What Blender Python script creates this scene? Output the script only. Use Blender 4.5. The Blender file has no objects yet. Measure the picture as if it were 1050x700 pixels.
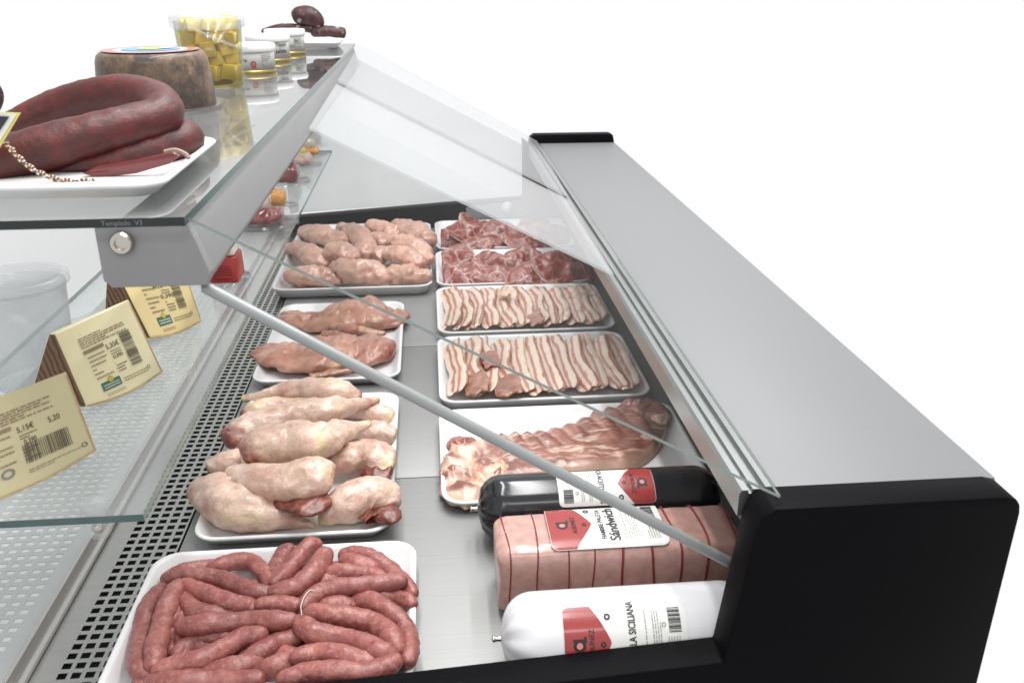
import bpy, bmesh, math, random
from mathutils import Vector, Matrix, noise
random.seed(7)
SC = bpy.context.scene
COL = SC.collection
PI = math.pi
# ------------------------------------------------------------------ camera numbers
CAMZ, FPX = .75, 918.0
_Y = Vector((-91, 376, 918)).normalized()
_p = math.atan2(376, 918)
_Z = Vector((0, math.cos(_p), -math.sin(_p)))
_X = _Z.cross(_Y) if _Z.cross(_Y).x > 0 else _Y.cross(_Z)
def at(px, py, x=None, y=None, z=None):
    """a point of the place, read off a photograph pixel and one known coordinate"""
    c = Vector((px - 525, 350 - py, FPX))
    d = Vector((_X.dot(c), _Y.dot(c), _Z.dot(c)))
    t = (z - CAMZ) / d.z if z is not None else (y / d.y if y is not None else x / d.x)
    return Vector((0, 0, CAMZ)) + d * t
def mpp(px, py, z):                      # metres per photo pixel at that point
    P = at(px, py, z=z) - Vector((0, 0, CAMZ))
    c = Vector((px - 525, 350 - py, FPX))
    return P.length / c.length

# ------------------------------------------------------------------ helpers
KB = .74                                # photographed tone -> base colour under these lamps
def lin(r, g, b):
    f = lambda c: (c / 12.92 if c <= .04045 else ((c + .055) / 1.055) ** 2.4)
    return (f(r / 255) * KB, f(g / 255) * KB, f(b / 255) * KB, 1)
LOC = {}
def put(o, parent, origin):
    COL.objects.link(o)
    if parent is None:
        o.location = origin
    else:
        o.parent = parent
        o.location = origin - LOC[parent]
    LOC[o] = Vector(origin)
    return o
def tag(o, label=None, cat=None, group=None, kind=None):
    if label: o['label'] = label
    if cat: o['category'] = cat
    if group: o['group'] = group
    if kind: o['kind'] = kind
    return o
def empty(name, loc, label, cat, group=None):
    o = bpy.data.objects.new(name, None); o.empty_display_size = .02
    put(o, None, Vector(loc)); return tag(o, label, cat, group)
def mk(name, V, F, mats, parent=None, fm=None, smooth=True, attrs=None, bevel=0, segs=2):
    V = [Vector(v) for v in V]
    lo = Vector((min(v.x for v in V), min(v.y for v in V), min(v.z for v in V)))
    hi = Vector((max(v.x for v in V), max(v.y for v in V), max(v.z for v in V)))
    org = Vector(((lo.x + hi.x) / 2, (lo.y + hi.y) / 2, lo.z))
    me = bpy.data.meshes.new(name)
    me.from_pydata([v - org for v in V], [], F)
    if not isinstance(mats, (list, tuple)): mats = [mats]
    for m in mats: me.materials.append(m)
    if fm:
        for p, i in zip(me.polygons, fm): p.material_index = i
    for k, vals in (attrs or {}).items():
        a = me.attributes.new(k, 'FLOAT', 'POINT')
        a.data.foreach_set('value', vals)
    if bevel:
        bm = bmesh.new(); bm.from_mesh(me)
        bmesh.ops.recalc_face_normals(bm, faces=bm.faces)
        ed = [e for e in bm.edges if len(e.link_faces) == 2 and e.calc_face_angle(0) > .5]
        bmesh.ops.bevel(bm, geom=ed, offset=bevel, segments=segs, profile=.5, affect='EDGES', clamp_overlap=True)
        bm.to_mesh(me); bm.free()
    else:
        bm = bmesh.new(); bm.from_mesh(me)
        bmesh.ops.recalc_face_normals(bm, faces=bm.faces)
        bm.to_mesh(me); bm.free()
    if smooth:
        for p in me.polygons: p.use_smooth = True
        if bevel or smooth == 'auto':
            try: me.set_sharp_from_angle(angle=.7)
            except Exception: pass
    o = bpy.data.objects.new(name, me)
    return put(o, parent, org)
def boxg(x0, x1, y0, y1, z0, z1):
    V = [(x, y, z) for z in (z0, z1) for y in (y0, y1) for x in (x0, x1)]
    F = [(0, 2, 3, 1), (4, 5, 7, 6), (0, 1, 5, 4), (2, 6, 7, 3), (0, 4, 6, 2), (1, 3, 7, 5)]
    return V, F
def prismY(poly, y0, y1):
    n = len(poly)
    V = [(x, y0, z) for x, z in poly] + [(x, y1, z) for x, z in poly]
    F = [tuple(range(n)), tuple(range(2 * n - 1, n - 1, -1))]
    F += [(i, (i + 1) % n, n + (i + 1) % n, n + i) for i in range(n)]
    return V, F
def merge(*gs):
    V, F = [], []
    for v, f in gs:
        k = len(V); V += list(v); F += [tuple(i + k for i in q) for q in f]
    return V, F
def lathe(prof, c=(0, 0, 0), n=40, closed_top=False):
    V, F = [], []
    for r, z in prof:
        for i in range(n):
            a = 2 * PI * i / n
            V.append((c[0] + r * math.cos(a), c[1] + r * math.sin(a), c[2] + z))
    for k in range(len(prof) - 1):
        for i in range(n):
            j = (i + 1) % n
            F.append((k * n + i, k * n + j, (k + 1) * n + j, (k + 1) * n + i))
    if prof[0][0] > 1e-4: F.append(tuple(range(n - 1, -1, -1)))
    if closed_top: F.append(tuple(range((len(prof) - 1) * n, len(prof) * n)))
    return V, F
def cr(P, t):
    n = len(P) - 1
    x = min(max(t, 0), 1) * n; i = min(int(x), n - 1); u = x - i
    p0, p1, p2, p3 = P[max(i - 1, 0)], P[i], P[i + 1], P[min(i + 2, n)]
    return .5 * ((2 * p1) + (p2 - p0) * u + (2 * p0 - 5 * p1 + 4 * p2 - p3) * u * u + (3 * p1 - p0 - 3 * p2 + p3) * u ** 3)
def tube(path, rad, flat=1., n=18, seg=24, amp=0., nscale=30., seed=0, cap=.5, shape=None, twist=0):
    """rounded body along a path; rad = radius list (per path point) or number; returns V,F,attrs"""
    P = [Vector(p) for p in path]
    R = rad if isinstance(rad, (list, tuple)) else [rad] * len(P)
    V, F, U, A = [], [], [], []
    L = sum((P[i + 1] - P[i]).length for i in range(len(P) - 1))
    rm = sum(R) / len(R)
    ts = [i / (seg - 1) for i in range(seg)]
    off = Vector((seed * 3.17, seed * 1.31, seed * .77))
    rings = []
    capl = cap * rm / max(L, 1e-6)
    tt = [(0., 0.03)]
    for k in (.25, .6, .9): tt.append((0, k)) if False else None
    for t in ts: rings.append(t)
    for t in rings:
        c = cr(P, t)
        d = (cr(P, min(t + .01, 1)) - cr(P, max(t - .01, 0))).normalized()
        side = d.cross(Vector((0, 0, 1)))
        side = side.normalized() if side.length > 1e-3 else Vector((1, 0, 0))
        up = side.cross(d).normalized()
        r = cr([Vector((q, 0, 0)) for q in R], t).x
        e = min(t, 1 - t) / max(capl, 1e-6)
        if e < 1: r *= max(math.sqrt(max(1 - (1 - e) ** 2, 0)), .06)
        for i in range(n):
            a = 2 * PI * i / n + twist * t
            v = c + side * (r * math.cos(a)) + up * (r * flat * math.sin(a))
            if shape: v = shape(v, t, a, c, side, up, r)
            if amp:
                nv = noise.fractal((v + off) * nscale, 1., 2., 3) * amp * min(1, r / rm)
                v = v + (v - c).normalized() * nv
            V.append(v); U.append(t); A.append(a / (2 * PI))
    m = len(rings)
    for k in range(m - 1):
        for i in range(n):
            j = (i + 1) % n
            F.append((k * n + i, k * n + j, (k + 1) * n + j, (k + 1) * n + i))
    F.append(tuple(range(n - 1, -1, -1))); F.append(tuple(range((m - 1) * n, m * n)))
    return V, F, {'u': U, 'a': A}

# ------------------------------------------------------------------ materials
class N:
    def __init__(s, name):
        s.m = bpy.data.materials.new(name); s.m.use_nodes = True
        s.t = s.m.node_tree; s.t.nodes.clear()
        s.out = s.t.nodes.new('ShaderNodeOutputMaterial')
    def new(s, typ, **kw):
        n = s.t.nodes.new('ShaderNode' + typ)
        for k, v in kw.items():
            if k.startswith('i_'):
                key = k[2:].replace('_', ' ')
                n.inputs[key].default_value = v
            else: setattr(n, k, v)
        return n
    def l(s, a, b): s.t.links.new(a, b)
    def surf(s, sh): s.l(sh, s.out.inputs['Surface'])
    def ramp(s, fac, stops):
        r = s.new('ValToRGB'); cr_ = r.color_ramp
        while len(cr_.elements) < len(stops): cr_.elements.new(.5)
        for e, (p, c) in zip(cr_.elements, stops): e.position = p; e.color = c
        s.l(fac, r.inputs['Fac']); return r.outputs['Color']
    def coord(s): return s.new('TexCoord').outputs['Object']
    def noise(s, scale, detail=4, rough=.55, vec=None, dist=0):
        n = s.new('TexNoise'); n.inputs['Scale'].default_value = scale; n.inputs['Detail'].default_value = detail
        n.inputs['Roughness'].default_value = rough; n.inputs['Distortion'].default_value = dist
        s.l(vec or s.coord(), n.inputs['Vector']); return n.outputs['Fac']
    def voro(s, scale, feature='F1', vec=None):
        n = s.new('TexVoronoi', feature=feature); n.inputs['Scale'].default_value = scale
        s.l(vec or s.coord(), n.inputs['Vector']); return n.outputs['Distance']
    def math(s, op, a, b=None, clamp=False):
        n = s.new('Math', operation=op); n.use_clamp = clamp
        for i, q in enumerate((a, b)):
            if q is None: continue
            if isinstance(q, (int, float)): n.inputs[i].default_value = q
            else: s.l(q, n.inputs[i])
        return n.outputs[0]
    def mix(s, f, a, b, mode='MIX'):
        n = s.new('MixRGB', blend_type=mode)
        for i, q in zip(('Fac', 'Color1', 'Color2'), (f, a, b)):
            if isinstance(q, (int, float, tuple)): n.inputs[i].default_value = q
            else: s.l(q, n.inputs[i])
        return n.outputs['Color']
    def attr(s, name): return s.new('Attribute', attribute_name=name).outputs['Fac']
    def bump(s, h, strength, dist=.002):
        b = s.new('Bump'); b.inputs['Strength'].default_value = strength; b.inputs['Distance'].default_value = dist
        s.l(h, b.inputs['Height']); return b.outputs['Normal']
    def bsdf(s, col, rough=.5, metal=0., spec=.5, coat=0., bump=None, sss=0., crough=.1):
        b = s.new('BsdfPrincipled')
        if isinstance(col, tuple): b.inputs['Base Color'].default_value = col
        else: s.l(col, b.inputs['Base Color'])
        if isinstance(rough, (int, float)): b.inputs['Roughness'].default_value = rough
        else: s.l(rough, b.inputs['Roughness'])
        b.inputs['Metallic'].default_value = metal
        b.inputs['Specular IOR Level'].default_value = spec
        b.inputs['Coat Weight'].default_value = coat; b.inputs['Coat Roughness'].default_value = crough
        if sss:
            b.inputs['Subsurface Weight'].default_value = sss
            b.inputs['Subsurface Radius'].default_value = (1, .45, .3); b.inputs['Subsurface Scale'].default_value = .006
        if bump: s.l(bump, b.inputs['Normal'])
        s.surf(b.outputs['BSDF']); return b
def plain(name, col, rough=.5, var=.08, scale=40, **kw):
    n = N(name)
    f = n.noise(scale, 3)
    d = tuple(max(c * (1 - var), 0) for c in col[:3]) + (1,); e = tuple(min(c * (1 + var), 1) for c in col[:3]) + (1,)
    n.bsdf(n.ramp(f, [(.3, d), (.7, e)]), rough, **kw); return n.m
def glass(name, tint=(.965, .98, .975, 1), veil=0., base=.035, k=.9, vc=(.70, .72, .74, 1), gr=.02):
    n = N(name)
    fac = n.new('LayerWeight', i_Blend=.5).outputs['Facing']
    p = n.math('POWER', fac, 5.)
    fr = n.math('ADD', n.math('MULTIPLY', p, k), base, True)
    tr = n.new('BsdfTransparent'); tr.inputs['Color'].default_value = tint
    gl = n.new('BsdfGlossy'); gl.inputs['Roughness'].default_value = gr
    body = tr.outputs[0]
    if veil:
        df = n.new('BsdfDiffuse'); df.inputs['Color'].default_value = vc
        tl = n.new('BsdfTranslucent'); tl.inputs['Color'].default_value = vc
        ad = n.new('MixShader'); ad.inputs[0].default_value = .5; n.l(df.outputs[0], ad.inputs[1]); n.l(tl.outputs[0], ad.inputs[2])
        mv = n.new('MixShader'); mv.inputs[0].default_value = veil; n.l(tr.outputs[0], mv.inputs[1]); n.l(ad.outputs[0], mv.inputs[2])
        body = mv.outputs[0]
    mx = n.new('MixShader'); n.l(fr, mx.inputs[0]); n.l(body, mx.inputs[1]); n.l(gl.outputs[0], mx.inputs[2])
    n.surf(mx.outputs[0]); return n.m
def steel(name, col, rough=.35, streak=True, metal=1., axis=(4, 260, 260), sv=1.):
    n = N(name)
    mp = n.new('Mapping'); mp.inputs['Scale'].default_value = axis; n.l(n.coord(), mp.inputs['Vector'])
    f = n.noise(1., 4, .6, mp.outputs[0])
    g = n.noise(3.5, 3, .6)
    c = n.ramp(f, [(.2, tuple(q * (1 - .07 * sv) for q in col[:3]) + (1,)), (.8, tuple(min(1, q * (1 + .05 * sv)) for q in col[:3]) + (1,))])
    r = n.math('ADD', n.math('MULTIPLY', g, .18), rough - .09)
    n.bsdf(c, r, metal, bump=n.bump(f, .06, .0005)); return n.m

M = {}
M['worktop'] = steel('worktop_steel', lin(128, 130, 132), .5, metal=.0, axis=(200, 3, 200), sv=.25)
M['steel'] = steel('deck_steel', lin(174, 174, 173), .58, metal=.6, axis=(3, 200, 200))
M['wallsteel'] = steel('wall_steel', lin(214, 210, 206), .24, metal=.7, axis=(200, 3, 200))
M['beam'] = plain('grey_painted_beam', lin(146, 146, 146), .45, .03, spec=.4)
M['alu'] = steel('aluminium', lin(192, 195, 194), .34, axis=(200, 2, 200))
M['grille'] = steel('grille_steel', lin(205, 204, 200), .32, axis=(3, 90, 90))
M['grillew'] = plain('white_enamel', lin(214, 217, 217), .35, .02)
M['void'] = plain('dark_void', lin(30, 30, 30), .8)
M['wback'] = plain('white_backing', lin(255, 255, 255), .7, .01)
M['black'] = plain('black_panel', lin(10, 10, 13), .5, .25, 6, spec=.05)
M['rod'] = plain('rod_aluminium', lin(160, 163, 163), .38, .04, metal=.25)
M['bolt'] = steel('bolt_steel', lin(215, 208, 198), .22)
M['glass'] = glass('clear_glass', k=1.15)
M['frontglass'] = glass('front_glass', (.985, .99, .988, 1), 0, .010, .06)
M['shelfglass'] = glass('shelf_glass', (.95, .965, .96, 1), .17, .03, .6)  # diffuse veil paints a whitish haze into the shelf glass
M['veil'] = glass('painted_haze_glass', (.98, .985, .99, 1), .32, .02, .2)  # bright reflection in the middle pane, painted as a diffuse white veil
M['veil2'] = glass('painted_haze_glass_far', (.98, .985, .99, 1), .20, .02, .2)  # the same painted reflection, thinner, for the far pane
M['endglass'] = glass('end_glass', (.95, .96, .96, 1), .38)
M['plasticclear'] = glass('clear_plastic', (.93, .94, .95, 1), .06, .04, .6, gr=.15)
M['plastictrans'] = glass('translucent_plastic', (.98, .985, .985, 1), .24, .03, .4, gr=.2)
M['edged'] = plain('dark_glass_edge', lin(22, 34, 36), .2, .1)
M['edgem'] = plain('teal_glass_edge', lin(72, 96, 95), .2, .1)
M['edgel'] = plain('pale_glass_edge', lin(136, 168, 158), .25, .1)
M['edgeg'] = plain('grey_green_edge', lin(146, 158, 154), .25, .1)
M['edgew'] = plain('bright_glass_edge', lin(196, 208, 206), .25, .05)
M['tray'] = plain('white_tray_plastic', lin(255, 254, 255), .28, .01)
M['ink'] = plain('black_ink', lin(34, 32, 34), .5)
M['grey_ink'] = plain('grey_ink', lin(140, 138, 136), .6)
M['brown_ink'] = plain('brown_ink', lin(158, 134, 104), .6)
M['soft_ink'] = plain('soft_black_ink', lin(104, 92, 76), .6)
M['paper'] = plain('label_paper', lin(240, 240, 236), .3, .01, coat=.5)
M['red'] = plain('label_red', lin(164, 44, 42), .3, .05, coat=.6)
M['pinkdot'] = plain('label_pink', lin(228, 140, 145), .4)
M['green_ink'] = plain('green_ink', lin(70, 120, 95), .5)
M['yellow_ink'] = plain('yellow_ink', lin(215, 190, 70), .5)
M['blue_ink'] = plain('blue_ink', lin(105, 160, 205), .5)
M['gold'] = steel('gold_rim', lin(200, 180, 110), .3)

def meat(name, stops, scale=60, rough=.35, coat=.4, bumpsc=120, bumpst=.25, sss=.15, spots=None, ends=None, dist=0., bd=.0015):
    """stops: colour ramp over noise; spots: (voronoi scale, threshold, colour); ends: (lo, hi, colour) along attribute u"""
    n = N(name)
    co = n.new('TexCoord').outputs['Object']
    oi = n.new('ObjectInfo').outputs['Random']
    vm = n.new('VectorMath', operation='ADD'); cb = n.new('CombineXYZ')
    n.l(n.math('MULTIPLY', oi, 7.3), cb.inputs[0]); n.l(n.math('MULTIPLY', oi, 3.1), cb.inputs[1])
    n.l(co, vm.inputs[0]); n.l(cb.outputs[0], vm.inputs[1]); v = vm.outputs[0]
    c = n.ramp(n.noise(scale, 5, .62, v, dist), stops)
    if spots:
        for sc_, th, colr, amt in spots:
            d = n.noise(sc_, 2, .5, v)
            f = n.math('MULTIPLY', n.ramp(d, [(th, (0, 0, 0, 1)), (min(th + .06, 1), (1, 1, 1, 1))]), amt)
            c = n.mix(f, c, colr)
    if ends:
        for lo, hi, colr in ends:
            u = n.math('ADD', n.attr('u'), n.math('MULTIPLY', n.math('SUBTRACT', n.noise(45, 3, .6, v), .5), .22))
            f = n.new('MapRange'); n.l(u, f.inputs['Value']); f.inputs['From Min'].default_value = lo; f.inputs['From Max'].default_value = hi
            rc = n.ramp(n.noise(110, 4, .6, v), [(.3, tuple(q * .6 for q in colr[:3]) + (1,)), (.62, colr), (.75, tuple(min(1, q * 1.5) for q in colr[:3]) + (1,))])
            c = n.mix(f.outputs[0], c, rc)
    tone = n.math('ADD', n.math('MULTIPLY', oi, .20), .90); hs = n.new('HueSaturation'); n.l(tone, hs.inputs['Value']); n.l(c, hs.inputs['Color']); c = hs.outputs['Color']
    b = n.bump(n.noise(bumpsc, 4, .6, v), bumpst, bd)
    n.bsdf(c, rough, coat=coat, bump=b, sss=sss, crough=.18); return n.m

M['sausage'] = meat('fresh_sausage', [(.25, lin(124, 64, 60)), (.42, lin(156, 88, 83)), (.57, lin(170, 102, 95)), (.74, lin(190, 126, 116))], 62, .44, .12, 170, .7,
                    spots=[(210, .6, lin(200, 148, 134), .5), (110, .66, lin(104, 48, 46), .5)], ends=[(.05, .0, lin(156, 84, 78)), (.95, 1., lin(156, 84, 78))])
_skin = [(.22, lin(190, 128, 113)), (.40, lin(220, 178, 160)), (.54, lin(234, 202, 184)), (.70, lin(243, 220, 190)), (.88, lin(204, 152, 138))]
_goose = dict(rough=.38, coat=.35, sss=.2)
M['leg'] = meat('chicken_skin', _skin, 30, .36, .4, 190, .8, .1, spots=[(30, .6, lin(196, 140, 122), .45), (170, .67, lin(176, 112, 94), .5), (16, .6, lin(240, 220, 172), .55)], ends=[(.86, .96, lin(158, 84, 70)), (.10, .01, lin(232, 210, 150))], bd=.002)
M['cut'] = meat('red_cut_meat', [(.25, lin(110, 42, 38)), (.5, lin(160, 72, 62)), (.7, lin(200, 120, 104))], 60, .3, .5)
M['cutdark'] = meat('thigh_cut', [(.25, lin(78, 34, 28)), (.5, lin(124, 62, 50)), (.68, lin(164, 100, 84)), (.82, lin(214, 172, 148))], 60, .4, .25)
M['breast'] = meat('chicken_breast', [(.25, lin(202, 144, 126)), (.45, lin(222, 170, 150)), (.6, lin(232, 184, 162)), (.78, lin(240, 202, 174))], 24, .3, .5, 75, .4, .1,
                   spots=[(30, .66, lin(226, 182, 150), .5)], ends=[(.9, 1., lin(206, 130, 118)), (.1, 0., lin(214, 150, 138))])
M['thigh'] = meat('duck_thigh', [(.22, lin(152, 92, 78)), (.42, lin(194, 136, 116)), (.58, lin(214, 160, 136)), (.78, lin(234, 194, 164))], 15, .3, .5, 90, .35, .2,
                  spots=[(22, .63, lin(218, 184, 140), .6), (30, .66, lin(178, 92, 80), .6)], ends=[(.9, .99, lin(164, 70, 60)), (.1, .01, lin(176, 88, 76))])
M['chorizo'] = meat('cured_sausage', [(.2, lin(42, 7, 5)), (.5, lin(80, 12, 8)), (.72, lin(104, 20, 13)), (.9, lin(122, 38, 25))], 48, .52, .04, 170, .45, 0, bd=.002)
M['bloom'] = meat('dry_sausage', [(.25, lin(34, 14, 16)), (.5, lin(62, 24, 24)), (.75, lin(92, 44, 42))], 60, .55, .05, 160, .4, 0, spots=[(45, .6, lin(190, 178, 176), .7)])
def marbled():
    n = N('marbled_pork'); co = n.new('TexCoord').outputs['Object']
    oi = n.new('ObjectInfo').outputs['Random']; cb = n.new('CombineXYZ'); n.l(n.math('MULTIPLY', oi, 9.), cb.inputs[0]); n.l(n.math('MULTIPLY', oi, 4.), cb.inputs[2])
    vm = n.new('VectorMath', operation='ADD'); n.l(co, vm.inputs[0]); n.l(cb.outputs[0], vm.inputs[1])
    nz = n.new('TexNoise'); nz.inputs['Scale'].default_value = 28; nz.inputs['Detail'].default_value = 3; n.l(vm.outputs[0], nz.inputs['Vector'])
    v2 = n.new('VectorMath', operation='MULTIPLY_ADD'); n.l(nz.outputs['Color'], v2.inputs[0]); v2.inputs[1].default_value = (.03, .03, .03); n.l(vm.outputs[0], v2.inputs[2])
    d = n.voro(21, 'DISTANCE_TO_EDGE', v2.outputs[0])
    base = n.ramp(n.noise(50, 5, .65, vm.outputs[0]), [(.25, lin(98, 30, 20)), (.5, lin(142, 52, 38)), (.75, lin(176, 84, 64))])
    wid = n.math('MULTIPLY', n.noise(20, 3, .6, vm.outputs[0]), .22)
    f = n.new('MapRange'); n.l(n.math('SUBTRACT', d, n.math('SUBTRACT', wid, .095)), f.inputs['Value']); f.inputs['From Min'].default_value = .0; f.inputs['From Max'].default_value = .035
    f.inputs['To Min'].default_value = 1; f.inputs['To Max'].default_value = 0
    c = n.mix(n.math('MULTIPLY', f.outputs[0], n.math('MULTIPLY', n.noise(34, 3, .6, vm.outputs[0]), .95)), base, lin(226, 184, 168))
    q = n.math('ADD', n.attr('rim'), n.math('MULTIPLY', n.math('SUBTRACT', n.noise(30, 3, .6, vm.outputs[0]), .5), .35))
    c = n.mix(n.ramp(q, [(.9, (0, 0, 0, 1)), (1., (.42, .42, .42, 1))]), c, lin(228, 190, 168))
    n.bsdf(c, .36, coat=.3, bump=n.bump(n.noise(90, 4, .6, vm.outputs[0]), .4, .002), sss=.05); return n.m
M['marbled'] = marbled()
def belly():
    n = N('streaky_pork'); v = n.attr('a')
    co = n.coord()
    mp = n.new('Mapping'); mp.inputs['Scale'].default_value = (60, 12, 60); n.l(co, mp.inputs['Vector'])
    x = n.math('ADD', v, n.math('MULTIPLY', n.math('SUBTRACT', n.noise(1, 4, .7, mp.outputs[0]), .5), .28))
    fat, fat2, m1, m2 = lin(252, 232, 210), lin(242, 212, 186), lin(198, 128, 108), lin(160, 88, 72)
    c = n.ramp(x, [(0., fat2), (.08, fat), (.24, fat), (.29, m1), (.36, m2), (.40, fat2), (.50, fat), (.55, m1), (.62, m1), (.66, fat), (.82, fat), (.87, m2), (.94, m1), (1, fat2)])
    c2 = n.mix(n.math('MULTIPLY', n.noise(90, 4), .3), c, lin(206, 150, 128))
    n.bsdf(c2, .32, coat=.4, bump=n.bump(n.noise(120, 3), .3, .0012), sss=.15); return n.m
M['belly'] = belly()
M['belly_meat'] = meat('lean_pork', [(.25, lin(136, 84, 68)), (.5, lin(168, 116, 96)), (.66, lin(196, 148, 124)), (.8, lin(236, 208, 180))], 40, .32, .4)
M['lump'] = meat('ragged_meat', [(.25, lin(120, 66, 58)), (.5, lin(162, 100, 88)), (.7, lin(190, 128, 112)), (.85, lin(232, 198, 176))], 38, .3, .5)
M['fat'] = meat('pork_fat', [(.25, lin(206, 140, 116)), (.42, lin(230, 184, 156)), (.6, lin(240, 208, 180)), (.8, lin(246, 224, 200))], 30, .32, .4, spots=[(26, .6, lin(200, 104, 84), .65)])
def ribm():
    n = N('rib_meat'); co = n.coord(); u = n.attr('u'); a = n.attr('a')
    base = n.ramp(n.noise(30, 5, .65), [(.25, lin(108, 62, 54)), (.5, lin(148, 94, 82)), (.75, lin(180, 128, 112))])
    mp = n.new('Mapping'); mp.inputs['Scale'].default_value = (10, 30, 10); mp.inputs['Rotation'].default_value = (0, 0, .9); n.l(co, mp.inputs['Vector'])
    w = n.ramp(n.noise(2.2, 4, .6, mp.outputs[0], .4), [(.54, (0, 0, 0, 1)), (.68, (1, 1, 1, 1))])
    c = n.mix(n.math('MULTIPLY', w, .85), base, lin(236, 202, 182))
    # pale fat rim: attribute fat
    c = n.mix(n.attr('fat'), c, lin(236, 200, 176))
    n.bsdf(c, .36, coat=.3, bump=n.bump(n.noise(110, 4), .35, .0015), sss=.05); return n.m
M['rib'] = ribm()

# ------------------------------------------------------------------ the counter
ZW, YI0, YO0, YI1, YO1 = .262, .765, .722, 2.80, 2.845
XI, XO = .341, .583
ctr = empty('display_counter', (0.05, 1.78, -.85), 'long stainless display counter with black end panels and sloping glass', 'display counter')
def side(y0, y1, zoff, name='side_panel', t=0.):
    poly = [(XO - .020, ZW + .004 + t), (XO - .008, ZW + .001 + t), (XO - .002, ZW - .006), (XO, ZW - .016), (XO, -.85), (-.72, -.85), (-.72, .03 + zoff), (-.45, .03 + zoff),
            (.291, .078 + zoff), (.309, ZW - .022), (.314, ZW - .006 + t), (.326, ZW + .004 + t)]
    V, F = prismY(poly, y0, y1)
    return mk(name, V, F, M['black'], ctr, bevel=.003, segs=2)
side(YO0, YI0, 0); side(YI1, YO1, .012, t=.022)
V, F = boxg(XI + .002, XO - .003, YI0, YI1, ZW - .03, ZW)
mk('worktop', V, F, M['worktop'], ctr, bevel=.002)
V, F = boxg(XO - .035, XO - .012, YI0, YI1, -.85, ZW - .03)
mk('front_panel', V, F, M['worktop'], ctr)
V, F = boxg(-.70, XO - .036, YI0, YI1, -.85, -.09)
mk('base_cabinet', V, F, M['black'], ctr)
# sill profile under the foot of the glass
pr = [(.304, ZW - .03), (.304, ZW - .004), (.307, ZW), (.313, ZW), (.314, ZW - .004), (.317, ZW - .004), (.318, ZW + .001), (.325, ZW + .001), (.326, ZW - .004),
      (.330, ZW - .004), (.331, ZW + .003), (.3405, ZW + .003), (.3405, ZW - .03)]
V, F = prismY(pr, YI0 - .0, YI1)
mk('sill_profile', V, F, M['alu'], ctr, smooth=False)
V, F = prismY([(.3045, ZW - .03), (.457, .003), (.46, .003), (.32, ZW - .03)], YI0, YI1)
mk('inner_wall', V, F, M['wallsteel'], ctr, smooth=False)
# deck plates
ys = [YI0, 1.262, 1.814, 2.366, YI1]
for i in range(4):
    V, F = boxg(-.370, .46, ys[i] + (.0012 if i else 0), ys[i + 1] - (.0012 if i < 3 else 0), -.02, 0)
    mk('deck_plate', V, F, M['steel'], ctr, bevel=.0008)
V, F = boxg(-.70, .46, YI0 + .001, YI1 - .001, -.088, -.08)
mk('well_floor', V, F, M['void'], ctr, smooth=False)
# perforated grille
def perforated(x0, nx, px, hx, xl, xr, y0, y1, py, hy, zf, th=.0018):
    V, F = [], []
    ny = int((y1 - y0) / py); idx = {}
    xs, yy = [xl], [y0]
    for i in range(nx): xs += [x0 + i * px, x0 + i * px + hx]
    xs.append(xr)
    for j in range(ny): yy += [y0 + j * py + (py - hy) / 2, y0 + j * py + (py + hy) / 2]
    yy.append(y1)
    for j, y in enumerate(yy):
        for i, x in enumerate(xs): idx[i, j] = len(V); V.append((x, y, zf(x)))
    nV = len(V); V += [(a, b, c - th) for a, b, c in V]
    for j in range(len(yy) - 1):
        for i in range(len(xs) - 1):
            q = (idx[i, j], idx[i + 1, j], idx[i + 1, j + 1], idx[i, j + 1])
            if i % 2 == 1 and j % 2 == 1 and i < len(xs) - 1:
                for k in range(4): a, b = q[k], q[(k + 1) % 4]; F.append((a, b, b + nV, a + nV))
            else: F.append(q)
    return V, F
V, F = perforated(-.4500, 5, .0158, .0106, -.479, -.3735, YI0, YI1, .0166, .0098, lambda x: -.001)
mk('grille', V, F, M['grille'], ctr, smooth=False)
# rear track and white rear plinth
V, F = merge(boxg(-.505, -.500, YI0, YI1, -.02, .006), boxg(-.486, -.480, YI0, YI1, -.02, .006), boxg(-.500, -.486, YI0, YI1, -.02, -.004))
mk('door_track', V, F, M['wallsteel'], ctr, smooth=False)
V, F = perforated(-.66, 8, .0172, .0105, -.70, -.5055, YI0, YI1, .0170, .0085, lambda x: .0, .0005)
mk('rear_grille', V, F, M['grillew'], ctr, smooth=False)
V, F = boxg(-.70, -.5055, YI0, YI1, -.012, -.0008)
mk('rear_plinth', V, F, M['wback'], ctr, smooth=False)
V, F = boxg(-.706, -.70, YI0, YI1, -.03, .53)
mk('rear_door', V, F, M['plastictrans'], ctr, smooth=False)
V, F = merge(boxg(-.699, -.685, YI0, YI1, .10, .125),boxg(-.699, -.685, YI0, YI1, .50, .53))
mk('door_frame', V, F, M['grillew'], ctr, smooth=False)
# glass sheets : a box whose faces take (main, near edge, right edge)
def sheet(name, V, F, main, near, right, parent=ctr):
    return mk(name, V, F, [M[main], M[near], M[right]], parent, fm=[0, 0, 1, 1, 2, 2], smooth=False)
ZT = .553
V, F = boxg(-.62, -.2165, .792, 2.93, ZT - .008, ZT)
tg = sheet('top_glass', V, F, 'glass', 'edged', 'edgem')
V, F = boxg(-.60, -.2950, .787, YI1 - .02, .247, .255)
sh = sheet('glass_shelf', V, F, 'shelfglass', 'edgem', 'edgel')
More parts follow.
